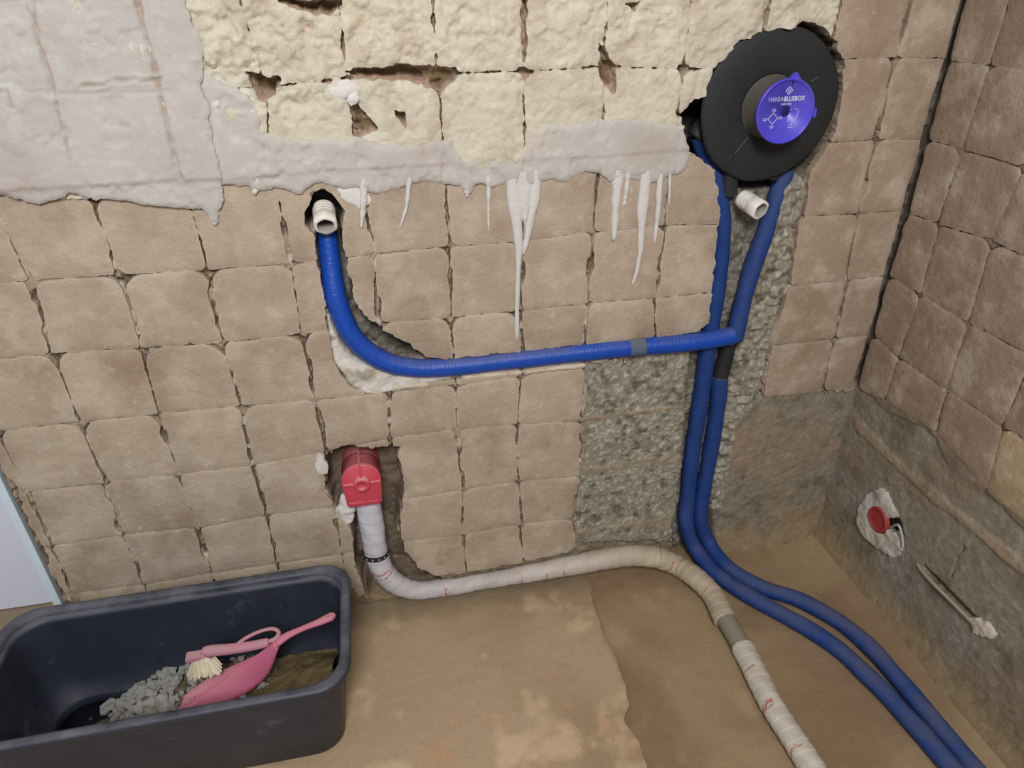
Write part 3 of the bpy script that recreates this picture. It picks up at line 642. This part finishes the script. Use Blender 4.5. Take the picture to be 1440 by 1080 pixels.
# ------------------------------------------------------------------ concealed valve housing
MC = np.array([1.390, 0, 1.129])
mixr = root_for('valve_housing', MC, 'black round shower valve housing with purple cap let into the wall', 'valve')
def lathe_y(c, prof, n=72, wob=0):            # prof: (h towards the room, radius)
    V = []
    for (h, r) in prof:
        for k in range(n):
            a = 2*math.pi*k/n; rr = r*(1+wob*math.sin(3*a+1)+wob*.6*math.sin(7*a)) if r > .1 else r
            V.append((c[0]+rr*math.cos(a), -h, c[2]+rr*math.sin(a)))
    F = [(i*n+k, i*n+(k+1) % n, (i+1)*n+(k+1) % n, (i+1)*n+k) for i in range(len(prof)-1) for k in range(n)]
    return V, F
V, F = lathe_y(MC, [(-.03, .050), (-.012, .050), (-.006, .055), (-.003, .066), (-.002, .136), (-.005, .142), (-.010, .141), (-.012, .10), (-.03, .05)], 96, .006)
mesh('sealing_collar', V, F, M_blk, mixr)
M_gry = material('housing_plastic', (84, 80, 72), rough=.6, dust=((120, 112, 98), .3, 0, 10), bump=[(60, .0008)])
V, F = lathe_y(MC, [(-.004, .058), (-.002, .0555), (.048, .0545)], 64); mesh('housing_sleeve', V, F, M_gry, mixr)
M_pur = material('purple_cap', (82, 74, 205), rough=.35, spec=.4, blotch=[(14, .45, .7, .25, (140, 120, 210), 'MIX')])
CC = MC
V, F = lathe_y(CC, [(.044, .0555), (.050, .0580), (.0545, .0580), (.0545, .0545), (.0510, .0530), (.0500, .0520), (.0500, .010), (.0485, .0095), (.0485, .0001)], 64)
cap = mesh('cap', V, F, M_pur, mixr)
M_ink = material('white_print', (205, 205, 235), rough=.6); M_hole = material('dark_purple', (34, 28, 92), rough=.6)
V, F = lathe_y(CC+np.array([.002, 0, .000]), [(.0500, .0095), (.0508, .008), (.0508, .0001)], 24); mesh('centre_screw', V, F, M_hole, mixr)
FY = -.0506
def cx(dx, dz, y=FY): return (CC[0]+dx, y, CC[2]+dz)
def strokes(name, lines, w, mat, parent, y=FY):
    parts = []
    for (a, b) in lines:
        a = np.array(a, float); b = np.array(b, float); e = b-a; L = np.hypot(*e); e /= max(L, 1e-9); nn = np.array([-e[1], e[0]])*w/2
        q = [a-nn, b-nn, b+nn, a+nn]
        v = [cx(p[0], p[1], y) for p in q]+[cx(p[0], p[1], y+.0006) for p in q]
        parts.append((v, [(0, 1, 2, 3), (4, 7, 6, 5), (0, 4, 5, 1), (1, 5, 6, 2), (2, 6, 7, 3), (3, 7, 4, 0)]))
    V, F = join_vf(parts); return mesh(name, V, F, mat, parent, smooth=False)
def dia(x, y, r, k=1.0): p = [(x, y+r), (x+r*k, y), (x, y-r), (x-r*k, y)]; return [(p[i], p[(i+1) % 4]) for i in range(4)]
def rect(x0, y0, x1, y1): p = [(x0, y0), (x1, y0), (x1, y1), (x0, y1)]; return [(p[i], p[(i+1) % 4]) for i in range(4)]
strokes('emblem', dia(.002, .036, .007)+dia(.002, .036, .003), .0011, M_ink, cap)
dl = dia(-.022, -.012, .010)
for q in ((-.022, .003), (-.022, -.027), (-.038, -.013), (-.006, -.011)): dl += rect(q[0]-.0028, q[1]-.0018, q[0]+.0028, q[1]+.0018)
dl += [((-.022, -.002), (-.022, .0)), ((-.022, -.022), (-.022, -.025)), ((-.032, -.012), (-.036, -.013)), ((-.012, -.012), (-.008, -.011))]
strokes('diagram', dl, .0009, M_ink, cap)
dl = [((.010, .003), (.010, -.020)), ((.010, .003), (.014, .003)), ((.010, -.006), (.014, -.006)), ((.009, -.016), (.013, -.016))]+[((.020, .004), (.028, .002)), ((.028, .002), (.027, -.012)), ((.027, -.012), (.020, -.016))]
dl += [((.012, -.030), (.017, -.022)), ((.017, -.022), (.022, -.030)), ((.012, -.030), (.022, -.030))]
strokes('diagram', dl, .0008, M_ink, cap)
def text(s, x, z, size, bold=0.0, fit=None):
    cu = bpy.data.curves.new('text', 'FONT'); cu.body = s; cu.size = size; cu.align_x = 'LEFT'; cu.align_y = 'CENTER'; cu.extrude = .0002; cu.offset = bold
    t = bpy.data.objects.new('text', cu); me = bpy.data.meshes.new_from_object(t); bpy.data.objects.remove(t)
    wdt = max(v.co.x for v in me.vertices)
    if fit:
        for v in me.vertices: v.co.x *= fit/wdt
        wdt = fit
    for v in me.vertices: v.co = Vector(cx(x+v.co.x, z+v.co.y, FY-v.co.z))-Vector([float(c) for c in MC])
    me.materials.append(M_ink); o = bpy.data.objects.new('lettering', me); C.objects.link(o); o.parent = mixr; return wdt
wd = text('HANSA', -.037, .0215, .0115, -.0001, fit=.030); text('BLUEBOX', -.0062, .0215, .0115, .0003, fit=.043)
text('5400 9000', -.011, .0125, .0055, fit=.022)
# clip tabs on the cap edge
def blk(name, c, sz, mat, parent, rot=0, bev=.15):
    V = []; sx, sy, sz_ = sz
    pr = [(-1, -1+bev), (-1+bev, -1), (1-bev, -1), (1, -1+bev), (1, 1-bev), (1-bev, 1), (-1+bev, 1), (-1, 1-bev)]
    for y in (-1, 1):
        for (px, pz) in pr:
            a = px*sx; b = pz*sz_; V.append((c[0]+a*math.cos(rot)-b*math.sin(rot), c[1]+y*sy, c[2]+a*math.sin(rot)+b*math.cos(rot)))
    F = [tuple(range(8)), tuple(range(15, 7, -1))]+[(k, k+8, (k+1) % 8+8, (k+1) % 8) for k in range(8)]
    return mesh(name, V, F, mat, parent, smooth=False)
tri = [(CC[0]+dx, y, CC[2]+dz) for y in (-.054, -.049) for dx, dz in ((-.004, .055), (.020, .055), (.010, .067), (.005, .067))]
mesh('clip_tab', tri, [(0, 1, 2, 3), (7, 6, 5, 4), (0, 4, 5, 1), (1, 5, 6, 2), (2, 6, 7, 3), (3, 7, 4, 0)], M_pur, cap, smooth=False)
strokes('moulded_seam', [((.005, .048), (.004, .056))], .002, M_hole, cap, y=-.0546)
blk('clip', (CC[0]+.061, -.050, CC[2]-.005), (.003, .004, .008), M_pur, cap)
# moulded ribs on the collar, sockets under it, and the valve body in the hole
for (a, r0, r1) in ((math.radians(233), .066, .105), (math.radians(30), .085, .10)):
    strokes('rib', [((r0*math.cos(a), r0*math.sin(a)), (r1*math.cos(a), r1*math.sin(a)))], .0025, M_gry, mixr, y=-.0035)
V, F = lathe_y(MC, [(-.010, .085), (-.07, .085)], 32); mesh('valve_body', V, F, M_blk, mixr)
def socket(name, p0, p1, r): tube(name, [p0, (np.array(p0)+np.array(p1))/2, p1], r, M_blk, mixr, smoothn=3)
socket('pipe_socket', (1.335, .030, 1.03), (1.342, .030, .955), .020); socket('pipe_socket', (1.435, .028, 1.03), (1.428, .030, .985), .021)
socket('pipe_socket', (1.285, .045, 1.10), (1.262, .045, 1.07), .020)

# ------------------------------------------------------------------ drain: red trap cover, wrapped pipe, clamp
M_red = material('red_plastic', (206, 74, 94), rough=.38, spec=.45, dust=((206, 170, 156), .9, .2, 9), bump=[(40, .0006)])
vc = wy(508, 668, -.005)
trap = root_for('drain_cover', vc, 'pinkish red plastic cover on the drain elbow in the lower wall hole', 'drain cover')
def arch(r, dn, n=24, k=.9): return [(r*math.cos(math.pi*q/n), r*math.sin(math.pi*q/n)) for q in range(n+1)]+[(-r*k, -dn*.9), (-r*k*.9, -dn), (r*k*.9, -dn), (r*k, -dn*.9)]
def loft(prs):                                # list of (outline, y)
    V = []; n = len(prs[0][0])
    for pr, y in prs: V += [(vc[0]+p[0], y, vc[2]+p[1]) for p in pr]
    F = [(i*n+k, i*n+(k+1) % n, (i+1)*n+(k+1) % n, (i+1)*n+k) for i in range(len(prs)-1) for k in range(n)]
    F.append(tuple((len(prs)-1)*n+k for k in range(n))); return V, F
R0 = .043
V, F = loft([(arch(R0, .070), .075), (arch(R0, .070), -.006), (arch(R0*1.02, .072), -.007), (arch(R0*1.02, .072), -.016), (arch(R0*.97, .069), -.018)])
mesh('cap_body', V, F, M_red, trap)
V, F = loft([(arch(R0*1.035, .05), .022), (arch(R0*1.035, .05), .030)])
mesh('cap_band', V, F, M_red, trap)
def bar(name, x0, x1, z0, z1, y0, y1, mat, parent):
    v, f = box(vc[0]+x0, vc[0]+x1, y0, y1, vc[2]+z0, vc[2]+z1); return mesh(name, v, f, mat, parent, smooth=False)
bar('rib', -.041, .041, -.0065, -.003, -.024, -.017, M_red, trap); bar('rib', -.002, .002, -.067, .040, -.024, -.017, M_red, trap)
bar('rib', -.0018, .0018, .030, .047, -.022, .07, M_red, trap); bar('rib', -.034, .030, -.062, -.058, -.021, -.017, M_red, trap)
V, F = lathe_y((vc[0], 0, vc[2]-.005), [(.016, .019), (.028, .0185), (.030, .016), (.030, .010), (.027, .009), (.027, .0001)], 32); mesh('knob', V, F, M_red, trap)
# wrapped drain pipe
M_wrap = material('wrapped_insulation', rough=.5, attr=True, spec=.4, bump=[(50, .0018), (18, .002)], grain=(40, .06), dust=((160, 140, 112), .35, .0, 10))
dr0 = wy(520, 712, -.020)
drain = root_for('drain_pipe', dr0, 'pale wrapped drain pipe running along the wall foot and out over the floor', 'pipe')
zd = ZL+.028
dA = [wy(516, 690, -.030), wy(520, 722, -.022), wy(526, 757, -.014), wy(533, 790, -.006), wy(550, 815, .000), wy(578, 829, .004), wy(620, 827, .006), wy(700, 814, .010), wy(780, 799, .014), wy(840, 788, .018), wy(888, 781, .026), wy(925, 784, .040)]
dB = [wy(925, 784, .040), wy(952, 795, .055), wz(978, 812, zd+.012), wz(1003, 838, zd+.004), wz(1020, 872, zd)]
dC = [wz(1018, 866, zd), wz(1046, 914, zd)]
dD = [wz(1044, 910, zd), wz(1062, 946, zd), wz(1088, 996, zd), wz(1118, 1042, zd), wz(1150, 1092, zd), wz(1190, 1160, zd), wz(1230, 1250, zd)]
LIL = lin((206, 206, 220)); OFF = lin((188, 174, 152)); OFFG = lin((208, 202, 190)); RED = lin((176, 70, 52))
def wrapc(c0, c1, marks, seed):
    def g(t, s, a, P):
        c = c0*(1-t)+c1*t; n = vn(np.cos(a)*1.5+s*30, np.sin(a)*1.5, seed); o = np.array([c*(.88+.2*q) for q in n])
        for (m0, wd, ang, lo, hi) in marks:            # printed red bands
            ph = s-m0-ang*np.sin(a+seed); brk = vn(a*9, np.full(a.shape, s*500), seed+3)
            inside = (np.abs(ph) < wd)*(brk > lo)*1.0*(np.sin(a+hi) > -.3)
            o = o*(1-inside[:, None]*.75)+RED*inside[:, None]*.75
        return o
    return g
def wrapr(r, seed, lap=.03, amp=.0012):
    def g(t, s, a):
        ph = (s/lap+a/(2*math.pi)*.6) % 1.0
        return r+amp*(ph-.5)+.0012*(vn(np.cos(a)*1.2+s*22, np.sin(a)*1.2+s*9, seed)-.5)*2
    return g
tube('pipe_wrap', dA, .026, M_wrap, drain, step=.002, seg=40, cf=wrapc(LIL, OFF, [(.135, .003, .012, .4, .0), (.155, .0025, .01, .5, 1), (.225, .0022, .004, .2, 2), (.238, .003, .004, .45, 2.5), (.42, .002, .004, .2, 2), (.425, .003, .004, .5, 2), (.54, .002, .004, .45, 1), (.62, .002, .003, .5, 2), (.685, .003, .004, .5, 1.5), (.73, .004, .004, .6, 1.5)], 3), rf=lambda t, s, a: wrapr(.0295-.0085*math.exp(-((t-.52)/.25)**2)-.001*float(sstep(.7, 1, t)), 4)(t, s, a))
tube('pipe_wrap', dB, .028, M_wrap, drain, step=.002, seg=40, cf=wrapc(OFF, lin((180, 166, 144)), [(.03, .003, .004, .5, 1), (.07, .002, .004, .5, 2), (.17, .002, .003, .4, 1)], 8), rf=wrapr(.0275, 9, .024, .0018))
M_grey = material('grey_pipe', (136, 130, 116), rough=.6, dust=((150, 136, 112), .5, 0, 10))
tube('bare_pipe', dC, .0235, M_grey, drain, smoothn=2)
tube('pipe_wrap', dD, .027, M_wrap, drain, step=.002, seg=40, cf=wrapc(OFFG, OFFG, [(.075, .0035, .006, .45, 1.0), (.165, .005, .008, .42, 1.0), (.172, .004, .008, .5, 1.0), (.265, .004, .006, .45, 1.0), (.37, .004, .006, .5, 1)], 12), rf=wrapr(.0262, 13, .026, .0012))
# perforated strap
cl0 = wy(528, 778, .0); clamp = root_for('pipe_clamp', cl0, 'black perforated strap holding the wrapped drain pipe below the red cover', 'clamp')
axp = (dA[3]-dA[2]); axp /= np.linalg.norm(axp); uu = np.cross(axp, [0, 1.0, 0]); uu /= np.linalg.norm(uu); ww = np.cross(uu, axp)
if ww[1] > 0: ww = -ww
cc = wy(528, 777, -.010); V = []; n = 50
tilt = .10
def cpt(a, r, d): return cc+r*(math.cos(a)*uu+math.sin(a)*ww)+axp*(d+tilt*r*math.cos(a)*1.0)
for k in range(n):
    a = -.4+k/(n-1)*(math.pi+.8)
    for (r, d) in ((.0290, -.006), (.0318, -.006), (.0318, .006), (.0290, .006)): V.append(cpt(a, r, d))
F = [(k*4+q, k*4+(q+1) % 4, (k+1)*4+(q+1) % 4, (k+1)*4+q) for k in range(n-1) for q in range(4)]
mesh('strap_band', V, F, M_blk, clamp, smooth=False)
M_hol = material('strap_hole_metal', (176, 172, 168), rough=.4)
for k in range(6):
    a = .35+k*.48; V = [cpt(a+.09*math.cos(q*math.pi/4)*.9, .0324, .0022*math.sin(q*math.pi/4)) for q in range(8)]+[cpt(a+.09*math.cos(q*math.pi/4)*.9, .0312, .0022*math.sin(q*math.pi/4)) for q in range(8)]
    mesh('strap_hole', V, [tuple(range(8)), tuple(range(15, 7, -1))]+[(q, (q+1) % 8, (q+1) % 8+8, q+8) for q in range(8)], M_hol, clamp, smooth=False)
for sx in (-1,):
    e0 = cpt(math.pi+.4, .030, 0); tube('strap_tail', [e0, e0+np.array([-.012, -.006, .002]), e0+np.array([-.022, .01, .003])], .004, M_blk, clamp, smoothn=4, seg=8)

# ------------------------------------------------------------------ socket box and cable in the right wall
M_sock = material('red_socket_box', (168, 52, 54), rough=.5, dust=((150, 120, 100), .3, -.5, 12))
sx0 = on_x(1232, 731, XW-.004); sock = root_for('socket_box', sx0, 'small round red electrical box in white filler low on the right wall', 'electrical box')
def lathe_x(c, prof, n=40):
    V = [(XW-h, c[1]+r*math.cos(2*math.pi*k/n), c[2]+r*math.sin(2*math.pi*k/n)) for (h, r) in prof for k in range(n)]
    return V, [(i*n+k, (i+1)*n+k, (i+1)*n+(k+1) % n, i*n+(k+1) % n) for i in range(len(prof)-1) for k in range(n)]
V, F = lathe_x(sx0, [(-.010, .031), (.002, .031), (.003, .030), (.003, .027), (.0015, .0265), (.0015, .018), (.002, .0001)]); mesh('box_lid', V, F, M_sock, sock)
V, F = lathe_x(sx0, [(-.008, .0325), (.001, .0325), (.001, .0312)]); mesh('box_rim', V, F, M_sock, sock)
M_cab = material('cable_sheath', (166, 152, 132), rough=.6, dust=((150, 134, 110), .6, -.2, 20))
g0 = on_x(1296, 802, XW+.004); cab = tube('cable', [on_x(1290, 792, XW+.010), g0, on_x(1312, 820, XW-.001), on_x(1330, 838, XW-.0), on_x(1350, 858, XW-.0), on_x(1370, 878, XW-.0)], .0042, M_cab, None, seg=10)
tag(cab, 'thin dusty cable lying in a groove low on the right wall', 'cable')
c2 = tube('wire_end', [on_x(1248, 745, XW+.02), on_x(1262, 738, XW-.004), on_x(1268, 750, XW-.002), on_x(1270, 770, XW-.0)], .003, material('pale_wire', (182, 178, 176), rough=.5), None, seg=8)
tag(c2, 'pale wire bent out of the wall beside the red electrical box', 'wire')

M_scr = material('screw_steel', (190, 186, 178), rough=.35, metallic=.8)
sp = on_y(878, 508, -.002); scw = root_for('screw', sp, 'tiny steel screw head sticking out just under the level blue pipe', 'screw')
V, F = lathe_y(sp, [(-.03, .0016), (.006, .0016), (.006, .0042), (.008, .0040), (.009, .0025), (.0088, .0001)], 16); mesh('screw_head', V, F, M_scr, scw)
M_tape = material('dusty_tape', (82, 96, 124), rough=.8, dust=((120, 116, 108), .6, -.5, 12))
tube('tape_band', [wy(884, 488.5, -.004), wy(895, 487.5, -.003), wy(906, 486.5, -.002)], .0222, M_tape, hr, smoothn=3)
# ================================================================== TUB
ZT = .232; TX0, TX1, TY0, TY1 = -.215, .478, -.435, -.108
M_tub = material('black_tub_plastic', (43, 48, 60), rough=.45, spec=.5, bump=[(30, .0008)], grain=(16, .2), blotch=[(18, .62, .72, .25, (110, 116, 128), 'MIX')], dust=((128, 126, 134), .6, .3, 12))
tub = root_for('mortar_tub', ((TX0+TX1)/2, (TY0+TY1)/2, ZH), 'large black rectangular plastic mixing tub holding rubble, on the floor at left', 'tub')
def rrect(ins, rc, z, n=10):
    x0, x1, y0, y1 = TX0+ins, TX1-ins, TY0+ins, TY1-ins; P = []
    for (cx_, cy_, a0) in ((x1-rc, y1-rc, 0), (x0+rc, y1-rc, 90), (x0+rc, y0+rc, 180), (x1-rc, y0+rc, 270)):
        for k in range(n): a = math.radians(a0+90*k/(n-1)); P.append((cx_+rc*math.cos(a), cy_+rc*math.sin(a), z))
    # subdivide the long sides so the plastic can bow a little
    out = []
    for i in range(len(P)):
        a = np.array(P[i]); b = np.array(P[(i+1) % len(P)]); m = max(1, int(np.linalg.norm(b-a)/.03))
        for q in range(m): out.append(a+(b-a)*q/m)
    return out
def ringloft(rings, close=None):
    n = len(rings[0]); V = []
    for r in rings:
        assert len(r) == n; V += [tuple(p) for p in r]
    F = [(i*n+k, (i+1)*n+k, (i+1)*n+(k+1) % n, i*n+(k+1) % n) for i in range(len(rings)-1) for k in range(n)]
    if close: F.append(tuple((len(rings)-1)*n+k for k in range(n)))
    return V, F
def rr2(ins, rc, z):
    # same vertex count for every ring: take the reference ring and move it radially
    ref = rrect(0, .065, 0); out = []
    xm, ym = (TX0+TX1)/2, (TY0+TY1)/2; hx, hy = (TX1-TX0)/2, (TY1-TY0)/2
    for p in ref: out.append((xm+(p[0]-xm)*(hx-ins)/hx, ym+(p[1]-ym)*(hy-ins)/hy, z))
    return out
zf_ = ZH+.002
outer = [rr2(.050, 0, zf_), rr2(.042, 0, zf_+.008), rr2(.030, 0, zf_+.12), rr2(.020, 0, ZT-.030), rr2(.018, 0, ZT-.012)]
inner = [rr2(.020, 0, ZT-.004), rr2(.024, 0, ZT-.03), rr2(.036, 0, zf_+.11), rr2(.048, 0, zf_+.016), rr2(.060, 0, zf_+.006)]
V, F = ringloft(outer+inner, True); b = mesh('tub_body', V, [q[::-1] for q in F[:-1]]+[F[-1][::-1]], M_tub, tub)
V, F = ringloft([rr2(.019, 0, ZT-.014), rr2(.004, 0, ZT-.018), rr2(.000, 0, ZT-.014), rr2(-.001, 0, ZT-.006), rr2(.001, 0, ZT-.001), rr2(.006, 0, ZT+.001), rr2(.014, 0, ZT), rr2(.019, 0, ZT-.003), rr2(.021, 0, ZT-.008)])
mesh('tub_rim', V, [q[::-1] for q in F], M_tub, tub)
# heap of dust and crumbs
M_sand = material('mortar_dust', rough=1, attr=True, grain=(200, .2), bump=[(70, .004), (300, .0018)], spec=.1)
hx = np.arange(TX0+.052, TX1-.048, .005); hy = np.arange(TY0+.052, TY1-.050, .005); X, Y = np.meshgrid(hx, hy)
def heap(x, y):
    e = np.clip((x-(TX0+.05))/(TX1-TX0-.1), 0, 1); side = sstep(TY1-.05, TY1-.19, y)
    edge = sstep(-.16, .0, (x-TX0-.05)*1.0-(y-TY0)*.35-.02)
    z = .004+.119*sstep(.10, .45, e)*edge*(.35+.65*side)*(1-.22*sstep(.35, .5, e))+.03*sstep(.8, 1, e)*side+.012*sstep(.2, .5, e)
    return ZH+z
Zh = heap(X, Y)+fbm(X, Y, 14, 4, 81)*.008+fbm(X, Y, 70, 3, 82)*.0025
gp = sstep(.14, .04, X)
hc = mix(mix(np.broadcast_to(lin((126, 110, 78)), X.shape+(3,)), lin((92, 80, 56)), sstep(-.2, .8, fbm(X, Y, 20, 4, 83))), lin((170, 166, 158)), gp*sstep(-.4, .3, fbm(X, Y, 30, 3, 84))*.8)
hp_ = tag(mesh('rubble_heap', np.stack([X, Y, Zh], -1).reshape(-1, 3), grid_faces(len(hx), len(hy)), M_sand, None, hc.reshape(-1, 3)), 'heap of brown mortar dust and crumbs filling the bottom of the black tub', 'rubble', kind='stuff')
M_chunk = [material('grey_lump', (204, 202, 196), rough=.95, bump=[(90, .003)], grain=(90, .25)), material('brown_lump', (146, 132, 104), rough=.95, bump=[(90, .003)], grain=(120, .15))]
import bmesh
lumps = []
for k in range(12):
    bm = bmesh.new(); bmesh.ops.create_icosphere(bm, subdivisions=2, radius=1)
    for vv in bm.verts:
        q = vv.co.copy(); nn = mnoise.noise(q*1.1+Vector((k*7.1, 0, 0)))*.7+mnoise.cell(q*1.6+Vector((k*3.3, 5, 0)))*.22+mnoise.noise(q*3.5+Vector((k*3.3, 5, 0)))*.3
        vv.co = q*(1+nn); vv.co.z *= .75
    me = bpy.data.meshes.new('rubble_lump'); bm.to_mesh(me); bm.free(); me.materials.append(M_chunk[0 if k < 8 else 1]); lumps.append(me)
rr = random.Random(3)
placed = []
def lump(x, y, r, k, lift=.25):
    o = bpy.data.objects.new('rubble_lump', lumps[k]); C.objects.link(o)
    z = float((heap(np.array([x]), np.array([y]))+fbm(np.array([x]), np.array([y]), 14, 4, 81)*.008)[0])+r*lift
    o.location = (x, y, z); o.scale = (r*rr.uniform(.8, 1.2), r*rr.uniform(.8, 1.2), r); o.rotation_euler = (rr.uniform(-.5, .5), rr.uniform(-.5, .5), rr.uniform(0, 6.28))
    size = 'large' if r > .0105 else ('small' if r < .0068 else 'medium')
    tone = 'pale grey' if k < 8 else 'brownish'
    zone = 'at the left end of the heap' if x < -.06 else ('in the middle of the heap' if x < .05 else 'beside the pink brush and dustpan')
    tag(o, '%s %s mortar lump %s in the black tub' % (size, tone, zone), 'rubble', '%s %s lumps %s' % (size, tone, zone))
for t_ in range(9000):
    x = rr.uniform(TX0+.065, .30); y = rr.uniform(-.31, TY1-.025)
    dens = 1 if x < .12 else max(0, 1-(x-.12)/.2)*.5
    if y > -.15+.62*(x-.02)+rr.uniform(-.01, .02) or y > -.135 or rr.random() > dens: continue
    r = rr.choice([.005, .006, .008, .010, .013])*rr.uniform(.8, 1.15) if x < .12 else rr.uniform(.004, .009)
    if any((x-a)**2+(y-b_)**2 < (.72*(r+c_))**2 for a, b_, c_ in placed): continue
    placed.append((x, y, r)); lump(x, y, r, rr.randint(0, 7) if rr.random() < (.9 if x < .12 else .5) else rr.randint(8, 11), .5)
    if len(placed) >= 290: break

# ------------------------------------------------------------------ pink dustpan and brush lying in the tub
M_pink = material('pink_plastic', (198, 106, 136), rough=.42, spec=.4, dust=((180, 150, 130), .55, .3, 10), bump=[(30, .0008)])
def shell_grid(name, G, th, mat, parent):
    """thick sheet from a grid of points"""
    G = np.array(G); nu, nv = G.shape[:2]
    du = np.gradient(G, axis=0); dv = np.gradient(G, axis=1); N_ = np.cross(du, dv); N_ /= np.maximum(np.linalg.norm(N_, axis=2), 1e-9)[..., None]
    A = G+N_*th/2; B = G-N_*th/2; V = np.concatenate([A.reshape(-1, 3), B.reshape(-1, 3)]); n = nu*nv; idx = np.arange(n).reshape(nu, nv); F = []
    for i in range(nu-1):
        for j in range(nv-1):
            q = (idx[i, j], idx[i+1, j], idx[i+1, j+1], idx[i, j+1]); F.append(tuple(int(k) for k in q)); F.append(tuple(int(k)+n for k in q[::-1]))
    rim = [idx[i, 0] for i in range(nu)]+[idx[-1, j] for j in range(1, nv)]+[idx[i, -1] for i in range(nu-2, -1, -1)]+[idx[0, j] for j in range(nv-2, 0, -1)]
    for k in range(len(rim)): a, b_ = int(rim[k]), int(rim[(k+1) % len(rim)]); F.append((b_, a, a+n, b_+n))
    return mesh(name, V, F, mat, parent)
def catm(P, n): C_ = catmull(P, n); return C_
# near rim, lower outside edge, far rim; lengthwise from lip (left) to handle (right)
near = [on_z(250, 998, 0.103), on_z(290, 972, 0.126), on_z(335, 942, 0.148), on_z(368, 918, 0.170), on_z(388, 902, 0.188)]
low = [on_z(252, 1001, 0.098), on_z(300, 993, 0.094), on_z(345, 975, 0.096), on_z(376, 948, 0.114), on_z(391, 912, 0.178)]
far = [near[0]+np.array([.004, .03, -.004]), near[1]+np.array([0, .050, -.020]), near[2]+np.array([0, .058, -.045]), near[3]+np.array([0, .045, -.045]), near[4]+np.array([.004, .012, -.006])]
nearc, lowc, farc = catm(near, 8), catm(low, 8), catm(far, 8)
G = []
for i in range(len(nearc)):
    a, b_, c_ = nearc[i], lowc[i], farc[i]; d_ = b_*.45+c_*.55+np.array([0, .0, -.022*math.sin(math.pi*i/(len(nearc)-1))])
    ring = catmull([a, (a*.45+b_*.55)+np.array([0, -.004, 0]), b_, d_, c_], 5); G.append(ring)
pan = root_for('dustpan', near[2], 'pink plastic dustpan stuck in the rubble with its handle towards the right end', 'dustpan')
shell_grid('pan', G, .0028, M_pink, pan)
tube('pan_rim', near, .0026, M_pink, pan, seg=8); tube('pan_rim', far, .0022, M_pink, pan, seg=8)
hd = [on_z(384, 908, 0.180), on_z(402, 895, 0.186), on_z(425, 884, 0.192), on_z(448, 875, 0.198), on_z(466, 867, 0.203), on_z(471, 865, 0.204)]
def rhd(t, s, a): return (.010*(1-.35*math.sin(math.pi*t)**2)*(1 if t < .97 else .7))*(1-.45*np.abs(np.sin(a)))
tube('pan_handle', hd, .008, M_pink, pan, rf=rhd, seg=18)
tube('hang_ring', [on_z(460, 867, 0.208), on_z(466, 863, 0.210), on_z(471, 865, 0.208), on_z(468, 869, 0.206)], .0022, M_pink, pan, seg=8)
M_pink2 = material('faded_pink_plastic', (190, 128, 146), rough=.5, dust=((176, 158, 142), .6, .2, 10), bump=[(30, .0008)])
br0 = on_z(330, 915, 0.179); brush = root_for('hand_brush', br0, 'pale pink hand brush with cream bristles lying across the dustpan', 'brush')
bh = [on_z(286, 921, 0.166), on_z(292, 916, 0.170), on_z(320, 913, 0.176), on_z(350, 909, 0.182), on_z(378, 903, 0.188)]
tube('brush_handle', bh, .010, M_pink2, brush, rf=lambda t, s, a: (.0125-.003*t)*(1 if .04 < t < .98 else .7)*(1-.35*np.abs(np.sin(a))), seg=18)
tube('hang_loop', [on_z(374, 903, 0.187), on_z(387, 898, 0.188), on_z(392, 889, 0.190), on_z(383, 884, 0.192), on_z(365, 888, 0.192), on_z(346, 897, 0.190), on_z(332, 907, 0.182)], .004, M_pink2, brush, seg=10, rf=lambda t, s, a: .0048*(1-.4*np.abs(np.sin(a))))
M_bri = material('cream_bristles', (222, 212, 186), rough=.9)
bc = on_z(284, 922, .160); parts = []
rb = random.Random(5)
e1 = on_z(305, 926, .135)-on_z(266, 930, .125); e1u = e1/np.linalg.norm(e1)
for k in range(520):
    u = rb.uniform(-.5, .5); r_ = rb.uniform(0, .008); p0 = bc+e1*u*.45+np.array([rb.uniform(-.004, .004), rb.uniform(-.01, .008), rb.uniform(-.004, .002)])
    dd = np.array([u*.034+.002+rb.uniform(-.004, .004), -.018+rb.uniform(-.008, .006), -.026+rb.uniform(-.005, .003)]); p1 = p0+dd
    s_ = np.cross(dd, [0, 0, 1.0]); s_ /= np.linalg.norm(s_); w_ = np.cross(s_, dd); w_ /= np.linalg.norm(w_)
    v = [p0+s_*.0015, p0-s_*.0009+w_*.0014, p0-s_*.0009-w_*.0014, p1+s_*.0013, p1-s_*.0008+w_*.0012, p1-s_*.0008-w_*.0012]
    parts.append((v, [(0, 1, 4, 3), (1, 2, 5, 4), (2, 0, 3, 5), (3, 4, 5), (2, 1, 0)]))
V, F = join_vf(parts); tag(mesh('bristles', V, F, M_bri, brush, smooth=False), kind='stuff')
hb = blk('bristle_block', tuple(bc+np.array([-.004, 0, .001])), (.026, .010, .005), M_pink2, brush)
